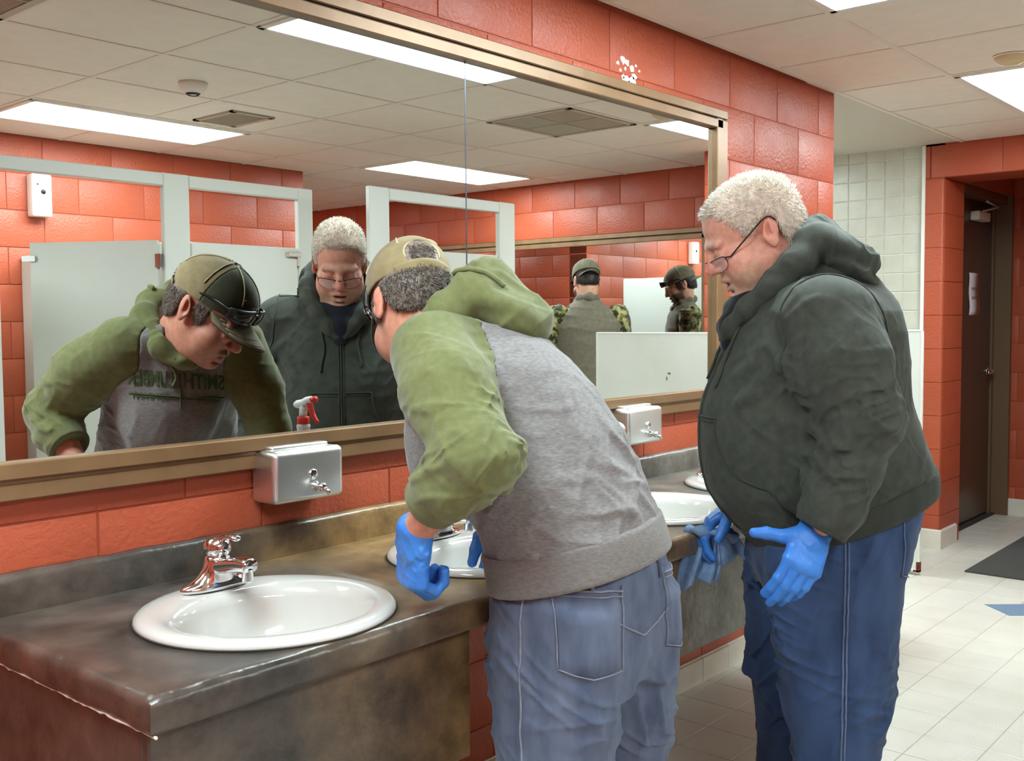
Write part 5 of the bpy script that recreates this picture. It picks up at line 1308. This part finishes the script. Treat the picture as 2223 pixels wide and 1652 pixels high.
    for s in (1, -1): 
        h = hitpts(cbv, [W(.3, s*.038, .10)], -R[0], .001)
        if h: obj('eyelet', lathe(bmesh.new(), [(.0035, 0), (.0035, .0015), (.0015, .002)], tuple(h[0]), 10), M['khaki2'], cap)
    # ---- hoodie: grey body, olive raglan sleeves
    A = Fld(); A.col(rows, k=.04, exp=2.1); A.chain(Ls[:3], [.086, .085, .075], .03); A.chain(Ls[2:], [.075, .064, .054], .012); A.chain(Rs[:3], [.082, .070, .063], .03); A.chain(Rs[2:], [.063, .060, .055], .012)
    A.ell(V(1.485, -.59, 1.352), (.08, .075, .055), np.array([Fs, nrm(Lsd-.5*Z), nrm(Z+.5*Lsd)]), .05); A.ell(V(1.66, -.495, 1.35), (.08, .075, .055), np.array([Fs, nrm(Lsd+.5*Z), nrm(Z-.5*Lsd)]), .05)
    # slack chest hanging toward the counter, bunched elbow
    A.ell(V(1.535, -.555, 1.17), (.10, .13, .16), np.array([Fs, Lsd, Z]), .06)
    for p0, p1, r_ in [((1.30, -.80, 1.19), (1.385, -.86, 1.18), .022), ((1.285, -.765, 1.155), (1.385, -.845, 1.14), .022), ((1.285, -.735, 1.12), (1.385, -.82, 1.11), .017), ((1.30, -.72, 1.215), (1.36, -.80, 1.225), .016), ((1.30, -.86, 1.165), (1.34, -.885, 1.175), .018)]: A.cone(p0, p1, r_, r_*.75, .022)
    w1 = wrinkle((.1, .35, 1), .045, .0055, 21); w2 = wrinkle((.8, -.4, .25), .075, .005, 23); w3 = wrinkle((.5, .5, .8), .10, .005, 25)
    el = Ls[2]
    A.disp(lambda P: w1(P)*gauss(P, el, .16)*1.2+w2(P)*(.35+.8*gauss(P, (1.62, -.9, 1.1), .22))+w3(P)*.35)
    A.chain([W(-.03, 0, -.03), nb+Z*.03, nb+Fs*.06-Z*.02], [.066, .07, .06], .012, 's')
    hp = V(1.82, -.93, .957); hl = V(1.46, -.74, .877); hn = nrm(np.cross(hl-hp, V(1.6, -.96, .936)-hp)); hn = hn if hn[2] > 0 else -hn
    A.half(hp, -hn, .006)
    def pl(N_, ap, side):
        n_ = nrm(np.cross(V(*ap)-V(*N_), Fs)); n_ = n_ if n_@(Lsd*side) > 0 else -n_
        return lambda P: (P-V(*N_))@n_-np.where((P-V(*N_))@Fs > 0, .22, .42)*np.abs((P-V(*N_))@Fs)
    pL = pl(V(1.522, -.56, 1.425), V(1.408, -.67, 1.19), 1); pR = pl(V(1.622, -.50, 1.425), V(1.75, -.49, 1.19), -1)
    def armd(P, S_, R_):
        o = np.full(len(P), 9.)
        for a_, b_, r0, r1 in zip(S_, S_[1:], R_, R_[1:]):
            d = b_-a_; t = np.clip(((P-a_)@d)/(d@d), 0, 1); o = np.minimum(o, np.linalg.norm(P-a_-t[:, None]*d, axis=1)-(r0+(r1-r0)*t))
        return o
    slk = Fld(); slk.ell(V(1.535, -.555, 1.17), (.10, .13, .16), np.array([Fs, Lsd, Z])); td0, td1 = A.ops[0][0], slk.ops[0][0]
    torso_d = lambda P: np.minimum(td0(P), td1(P))-.012
    rgL = lambda P: np.minimum(np.maximum(-pL(P), (1.24-P[:, 2])*.5), armd(P, Ls, [.086, .085, .075, .064, .054])-torso_d(P))
    rgR = lambda P: np.minimum(np.maximum(-pR(P), (1.24-P[:, 2])*.5), armd(P, Rs, [.082, .070, .063, .060, .055])-torso_d(P))
    def cuffcut(P):
        o = np.full(len(P), -1.)
        for S_ in (Ls, Rs):
            d = nrm(S_[-1]-S_[-2]); o = np.maximum(o, np.where(np.linalg.norm(P-S_[-1], axis=1) < .1, (P-S_[-1])@d, -1))
        return o
    A.cut(cuffcut, .003); base_ops = list(A.ops)
    A.cut(lambda P: -rgL(P), .002); A.cut(lambda P: -rgR(P), .002)
    v, f = A.mesh((1.2, -1.1, .80), (2.05, -.25, 1.56), .0045); hd = npmesh('hoodie', v, f, M['grey'], e); bv = bvh_np(v, f); acc_v, acc_f = [v], [f]
    for rg, S_ in ((rgL, Ls), (rgR, Rs)):
        Q = Fld(); Q.ops = list(base_ops); Q.cut(rg, .002); v2, f2 = Q.mesh((1.2, -1.1, .9), (2.05, -.25, 1.56), .0045); npmesh('sleeve', v2, f2, M['olive'], hd); acc_v.append(v2); acc_f.append(f2)
        d = nrm(S_[-1]-S_[-2]); C_ = Fld(); C_.cone(S_[-1]-d*.055, S_[-1]+d*.008, .0615, .0555, .01); C_.half(S_[-1]+d*.006, d, .004); C_.half(S_[-1]-d*.05, -d, .008); C_.cone(S_[-1], S_[-1]+d*.04, .043, .043, .004, 's')
        v2, f2 = C_.mesh(S_[-1]-.12, S_[-1]+.12, .004); npmesh('cuff', v2, f2, M['olive2'], hd)
    Wb = Fld(); Wb.col([(z, x, y, a_+.008, b_+.008, c_) for z, x, y, a_, b_, c_ in rows], k=.02, exp=2.1); Wb.half(hp-hn*.004, -hn, .006); Wb.half(hp+hn*.072, hn, .005)
    v2, f2 = Wb.mesh((1.3, -1.1, .78), (2.05, -.4, 1.15), .005); npmesh('waistband', v2, f2, M['grey2'], hd)
    # hood
    Ho = Fld(); bk = -Fs
    for s in (1, -1):
        Ho.chain([nb+bk*.075+Z*.085, nb+bk*.045+Lsd*s*.07+Z*.075, nb+Fs*.0+Lsd*s*.097+Z*.035, nb+Fs*.035+Lsd*s*.085-Z*.005, nb+Fs*.088+Lsd*s*.060-Z*.042, nb+Fs*.112+Lsd*s*.016-Z*.082], [.038, .038, .039, .037, .030, .021], .03)
    tl = np.array([nrm(bk-.42*Z), Lsd, nrm(Z+.42*bk)])
    Ho.ell(nb+bk*.085+Z*.06, (.095, .12, .042), tl, .03); Ho.ell(nb+bk*.11+Z*.02, (.085, .10, .042), tl, .03); Ho.ell(nb+bk*.14+Z*.03, (.05, .085, .028), tl, .03); Ho.cone(nb+bk*.01+Z*.095, nb+bk*.065+Z*.115, .024, .028, .04); Ho.cone(nb+bk*.065+Z*.115, nb+bk*.175+Z*.03, .026, .014, .035)
    Ho.disp(wrinkle(nrm(bk+.4*Z), .08, .0032, 31))
    Ho.chain([W(-.02, 0, .0), W(-.035, 0, -.07), nb+Z*.04+Fs*.015], [.075, .070, .062], .012, 's')
    Ho.ell(nb+bk*.095+Z*.078, (.08, .075, .007), tl, .012, 's')
    v2, f2 = Ho.mesh(nb-.36, nb+.36, .0038); npmesh('hood', v2, f2, M['olive'], hd); acc_v.append(v2); acc_f.append(f2)
    Hl = Fld()
    for s in (1, -1): Hl.chain([nb+bk*.055+Z*.075, nb+bk*.03+Lsd*s*.06+Z*.065, nb+Fs*.01+Lsd*s*.078+Z*.035, nb+Fs*.045+Lsd*s*.066-Z*.01, nb+Fs*.07+Lsd*s*.035-Z*.05], [.026, .026, .024, .021, .016], .02)
    v2, f2 = Hl.mesh(nb-.2, nb+.2, .0045); npmesh('hood_lining', v2, f2, M['grey'], hd)
    hbv = bvh_np(v2, f2)
    # drawstrings: one flipped over the shoulder, one hanging in front
    allb = bvh_np(np.concatenate(acc_v), np.concatenate([f_+o_ for f_, o_ in zip(acc_f, np.cumsum([0]+[len(x) for x in acc_v[:-1]]))]))
    ds = [nb+Lsd*.075+bk*.01+Z*.2, nb+Lsd*.085+bk*.045+Z*.2, nb+Lsd*.08+bk*.08+Z*.2, nb+Lsd*.07+bk*.11+Z*.2]
    seam('drawstring', hitpts(allb, smoothpath(ds, 4), (0, 0, -1), .004), .0052, M['olive'], hd, 8)
    ps = hitpts(bv, [nb+Fs*.6+Lsd*(.035+.008*math.sin(k*.6))+Z*(-.06-.008*k) for k in range(12)], -Fs, .004)
    seam('drawstring', [Vector(nb+Fs*.13+Lsd*.03-Z*.075)]+ps, .0036, M['olive'], hd, 8)
    # chest print
    fb = Fs; up_ = nrm(Z+.35*Fs); ux = nrm(Lsd+.10*Z); o_ = V(1.470, -.40, 1.215)
    cp = lambda u_, v_: o_+ux*(u_*.88-.006)+up_*v_+Fs*.4
    lettering('SMITH', bv, lambda a_, b_: cp(-.142+a_+.0625, b_+.018), -Fs, .046, .125, M['print'], hd, .0014, True)
    lettering('LUMBER', bv, lambda a_, b_: cp(.012+a_+.066, b_+.018), -Fs, .046, .132, M['print'], hd, .0014, True)
    lettering('COMPANY', bv, lambda a_, b_: cp(.078+a_, b_-.022), -Fs, .022, .112, M['print'], hd, .0014)
    lettering('Evart, MI', bv, lambda a_, b_: cp(-.092+a_, b_-.024), -Fs, .017, .07, M['print'], hd, .0014)
    for v0, w_, a0, a1 in ((-.006, .0024, -.142, .142), (-.0125, .0012, -.13, .13)):
        seam('print_rule', hitpts(bv, [cp(a0+(a1-a0)*k/30, v0) for k in range(31)], -Fs, .0008), w_, M['print'], hd, 6)
    seam('print_axe', hitpts(bv, [cp(-.006, .06-.10*k/12) for k in range(13)], -Fs, .0008), .0026, M['print'], hd, 6)
    # ---- gloves
    for w_, D_, N_, sd in ((lw, LD, LN, sdL), (rw, RD, RN, sdR)):
        G = Fld(); hand_prims(G, w_, D_, N_, sd, LC, TH, .002, 1.08); d_, n_, s_ = frame_hand(D_, N_)
        G.ecap(w_-d_*.008, w_+d_*.025, s_, (.040, .035), (.035, .027), .012); wg = wrinkle(d_, .032, .0018, 2)
        G.disp(lambda P, wg=wg, w_=w_, d_=d_: wg(P)*(.35+.9*gauss(P, w_+d_*.03, .05)))
        v2, f2 = G.mesh(w_-.22, w_+.22, .0026); npmesh('glove', v2, f2, M['glove'], e)
    # ---- jeans
    J = Fld(); J.col([(.70, 1.655, -.80, .18, .14, 86), (.76, 1.655, -.80, .195, .15, 86), (.83, 1.655, -.80, .2, .155, 86), (.90, 1.655, -.80, .197, .156, 86), (.965, 1.65, -.79, .19, .155, 86), (.99, 1.65, -.79, .188, .154, 86)], k=.03)
    leg(J, 1.56, -.80, 1.553, -.80); leg(J, 1.755, -.805, 1.752, -.80)
    J.ecap(V(1.655, -.80, .62), V(1.655, -.80, .05), (0, 1, 0), (.25, .002), (.25, .016), .02, 's'); J.cone((1.66, -1.0, .86), (1.655, -.98, .70), .012, .02, .03, 's')
    w4 = wrinkle((.45, .3, 1), .06, .006, 42); w5 = wrinkle((.8, .3, .4), .10, .004, 44)
    J.disp(lambda P: w4(P)*(.3+.9*gauss(P, (1.45, -.72, .72), .14)+.8*gauss(P, (1.65, -.85, .5), .2)+.5*gauss(P, (1.7, -.95, .66), .1))+w5(P)*.5)
    J.half((0, 0, .025), (0, 0, -1))
    v, f = J.mesh((1.35, -1.1, 0), (1.98, -.55, 1.0), .0048); jn = npmesh('jeans', v, f, M['denim1'], e); jb = bvh_np(v, f)
    az = math.radians(86); Fp = V(math.cos(az), math.sin(az), 0); Lp = V(-math.sin(az), math.cos(az), 0); pc = V(1.655, -.80, 0)
    for side in (1, -1):
        d_ = nrm(Fp-Lp*side*.55); g_ = []
        for i in range(16):
            t = i/15; rw_ = []
            for j in range(13):
                s_ = j/12; wd_ = .078*(1-.10*t); rw_.append(pc-Fp*.5+Lp*side*(.335+(s_-.5)*2*wd_)+Z*(.915-.155*t-.014*(1-abs(2*s_-1))*max(0, t-.8)/.2+.012*side*(s_-.5)))
            g_.append(rw_)
        pk = patch('back_pocket', jb, g_, d_, .004, M['denim1'], jn)
        for k_ in (0, 12): seam('stitching', hitpts(jb, [r_[k_] for r_ in g_], d_, .003), .0014, M['stitch'], pk)
        seam('stitching', hitpts(jb, g_[-1], d_, .0028), .0014, M['stitch'], pk); seam('stitching', hitpts(jb, g_[1], d_, .0055), .0020, M['stitch'], pk); seam('stitching', hitpts(jb, g_[2], d_, .0052), .0014, M['stitch'], pk)
    seam('side_seam', hitpts(jb, [pc+Lp*.5+Fp*(-.02)+Z*z for z in np.linspace(.93, .06, 60)], -Lp, .001), .0024, M['stitch'], jn)
    seam('side_seam', hitpts(jb, [pc-Lp*.5+Fp*(-.02)+Z*z for z in np.linspace(.93, .06, 60)], Lp, .001), .0024, M['stitch'], jn)
    seam('yoke_seam', hitpts(jb, [pc-Fp*.5+Lp*x+Z*(.90-.10*(1-abs(x)/.2)) for x in np.linspace(-.17, .17, 40)], Fp, .001), .002, M['stitch'], jn)
    for x in (-.05, .12, -.17): seam('belt_loop', hitpts(jb, [pc-Fp*.5+Lp*x+Z*z for z in np.linspace(.965, .905, 6)], Fp, .003), .005, M['denim1'], jn)
    for kx in (1.55, 1.75):
        s_ = Fld(); s_.ecap((kx, -.84, .055), (kx-.01, -.66, .048), (1, 0, 0), (.045, .052), (.049, .04), .02); s_.cone((kx, -.82, .09), (kx, -.81, .15), .056, .05, .03); s_.half((0, 0, .002), (0, 0, -1), .002)
        v, f = s_.mesh((kx-.12, -.98, 0), (kx+.12, -.55, .24), .007); npmesh('shoe', v, f, M['leather'], e)
def lettering(txt, bv, fn, d, height, width, mat_, parent, lift, bold=False):
    """flat text laid on a curved surface: fn maps text coordinates (centred) to a point in front of it"""
    cu = bpy.data.curves.new('txt', 'FONT'); cu.body = txt; cu.size = 1; cu.align_x = 'CENTER'; cu.resolution_u = 2
    if bold: cu.offset = .028
    to = bpy.data.objects.new('txt', cu); COL.objects.link(to); bpy.context.view_layer.update()
    me = bpy.data.meshes.new_from_object(to.evaluated_get(bpy.context.evaluated_depsgraph_get()))
    COL.objects.unlink(to); bpy.data.objects.remove(to); bpy.data.curves.remove(cu)
    xs = [v.co.x for v in me.vertices]; ys = [v.co.y for v in me.vertices]
    cx, sx_, y0, sy_ = (min(xs)+max(xs))/2, width/(max(xs)-min(xs)), min(ys), height/(max(ys)-min(ys))
    bm = bmesh.new(); bm.from_mesh(me); bpy.data.meshes.remove(me)
    for v in bm.verts: v.co = Vector(((v.co.x-cx)*sx_, (v.co.y-y0)*sy_, 0))
    for _ in range(4):
        es = [e_ for e_ in bm.edges if e_.calc_length() > .007]
        if not es: break
        bmesh.ops.subdivide_edges(bm, edges=es, cuts=1); bmesh.ops.triangulate(bm, faces=bm.faces)
    dd = Vector(d).normalized(); bad = []
    for v in bm.verts:
        p = Vector(fn(v.co.x, v.co.y)); h = bv.ray_cast(p, dd)
        if h[0] is None: bad.append(v)
        else: v.co = h[0]+h[1]*lift
    bmesh.ops.delete(bm, geom=bad, context='VERTS')
    o = obj('print_lettering', bm, mat_, parent, True); return o
person_bend()
# ================================================================== man in the vest, seen in the mirror
def person_vest():
    AZ = -47; a = math.radians(AZ); O = V(5.55, -2.10, 0); Fd = V(math.cos(a), math.sin(a), 0); Ld = V(-math.sin(a), math.cos(a), 0)
    m = lambda f, l, z: O+Fd*f+Ld*l+V(0, 0, z)
    e = empty('person', tuple(O)); tag(e, 'man in olive vest, camouflage sleeves and backward cap, seen in the mirror', 'person')
    sc = .95; R = rotm(AZ-4, 22); hc = m(.03, 0, 1.665)
    row = lambda z, cf, rl, rf: (z,)+tuple(m(cf, 0, 0)[:2])+(rl, rf, AZ)
    TR = [(.80, 0, .19, .15), (.95, 0, .19, .15), (1.1, 0, .195, .15), (1.25, -.01, .225, .152), (1.36, -.015, .248, .148), (1.44, -.015, .238, .128), (1.49, -.015, .17, .10), (1.53, -.01, .095, .08), (1.57, 0, .065, .065)]
    LS = [m(-.01, .20, 1.43), m(.02, .265, 1.17), m(.20, .20, 1.06)]; RS = [m(-.01, -.20, 1.43), m(.02, -.265, 1.17), m(.20, -.20, 1.06)]
    B = Fld(); W = head_prims(B, hc, R, sc); B.cone(W(-.03, 0, -.07), m(-.01, 0, 1.48), .058, .066, .03); B.col([row(z, c_, x-.025, y-.025) for z, c_, x, y in TR if z < 1.5], k=.05)
    for S_, sd in ((LS, 1), (RS, -1)):
        B.chain(S_, [.06, .05, .032], .02); d = nrm(S_[2]-S_[1]); n_ = V(0, 0, 1)
        side = 1 if np.cross(d, n_)@(Ld*-sd) > 0 else -1; hand_prims(B, S_[2], d, n_, side, [(20, 30, 20)]*4, ((.6, .6, -.3), (.8, .3, -.3)))
    def leg(F_, l, g): F_.col([(z,)+tuple(m(0, l, 0)[:2])+(x+g, y+g, AZ) for z, x, y in ((.86, .095, .13), (.7, .095, .12), (.5, .085, .1), (.3, .075, .085), (.05, .075, .09))], k=.03)
    leg(B, .095, -.02); leg(B, -.095, -.02)
    for l in (.095, -.095): B.ecap(m(-.03, l, .045), m(.15, l, .04), Ld, (.038, .04), (.04, .03), .03)
    v, f = B.mesh(O+V(-.5, -.5, -.01), O+V(.5, .5, 1.9), .0065); q = (v-hc)@R.T/sc; fw_, la, u_ = q.T
    c = shade(v, srgb(200, 150, 124), [((v[:, 2] > 1.3)*sst(-u_, .035, .055)*sst(fw_, -.005, .02)*.92, srgb(46, 34, 28)), ((v[:, 2] > 1.3)*sst(fw_, .08, .095)*np.exp(-((u_+.064)**2)/.0001)*sst(.036-np.abs(la), 0, .01)*.9, srgb(46, 34, 28))])
    npmesh('body', v, f, M['skin'], e, c)
    hairshell(e, W, R, hc, sc, [(-.2, -.07), (-.09, -.06), (-.055, -.04), (-.05, .02), (-.006, .028), (.008, -.03), (.032, -.034), (.038, .03), (.13, .06)], M['darkhair'], .005, 800, opening=False)
    ball_cap(e, W, R, hc, sc, 'capolive', 'capolive', 'capolive', True); sunglasses(e, W, .135, .06, .068)
    Vt = Fld(); Vt.col([row(z, c_, x, y) for z, c_, x, y in TR], k=.03); Vt.half(m(0, 0, .86), (0, 0, -1), .005); Vt.chain([W(-.03, 0, -.06), m(0, 0, 1.5)], [.062, .07], .01, 's')
    for S_ in (LS, RS): Vt.cone(S_[0]+(S_[0]-S_[1])*.1, S_[0]+(S_[1]-S_[0])*.3, .088, .082, .012, 's')
    Vt.disp(wrinkle((.2, .2, 1), .14, .004, 50)); v, f = Vt.mesh(O+V(-.4, -.4, .8), O+V(.4, .4, 1.65), .006); vo = npmesh('vest', v, f, M['vest'], e)
    K = Fld(); K.chain([m(-.03, .05, 1.555), m(-.075, 0, 1.565), m(-.03, -.05, 1.555), m(.03, -.06, 1.53), m(.075, -.02, 1.49)], [.026]*5, .02); K.chain([m(-.03, .05, 1.555), m(.03, .06, 1.53), m(.075, .02, 1.49)], [.026]*3, .02); K.chain([W(-.03, 0, -.04), m(0, 0, 1.5)], [.06, .062], .01, 's')
    v, f = K.mesh(O+V(-.3, -.3, 1.4), O+V(.3, .3, 1.7), .006); npmesh('collar', v, f, M['vest'], vo)
    for S_ in (LS, RS):
        s_ = Fld(); s_.chain(S_, [.085, .068, .046], .03); d = nrm(S_[2]-S_[1]); s_.half(S_[2]-d*.01, d, .003); s_.disp(wrinkle(S_[1]-S_[0], .07, .006, 51)); v, f = s_.mesh(np.min(S_, 0)-.14, np.max(S_, 0)+.14, .006); npmesh('sleeve', v, f, M['camo'], e)
    J = Fld(); J.col([row(z, 0, x, y) for z, x, y in ((.76, .18, .14), (.85, .185, .145), (.97, .175, .14))], k=.03); leg(J, .095, 0); leg(J, -.095, 0); J.half((0, 0, .03), (0, 0, -1)); v, f = J.mesh(O+V(-.4, -.4, 0), O+V(.4, .4, 1.0), .007); npmesh('jeans', v, f, M['denim2'], e)
person_vest()
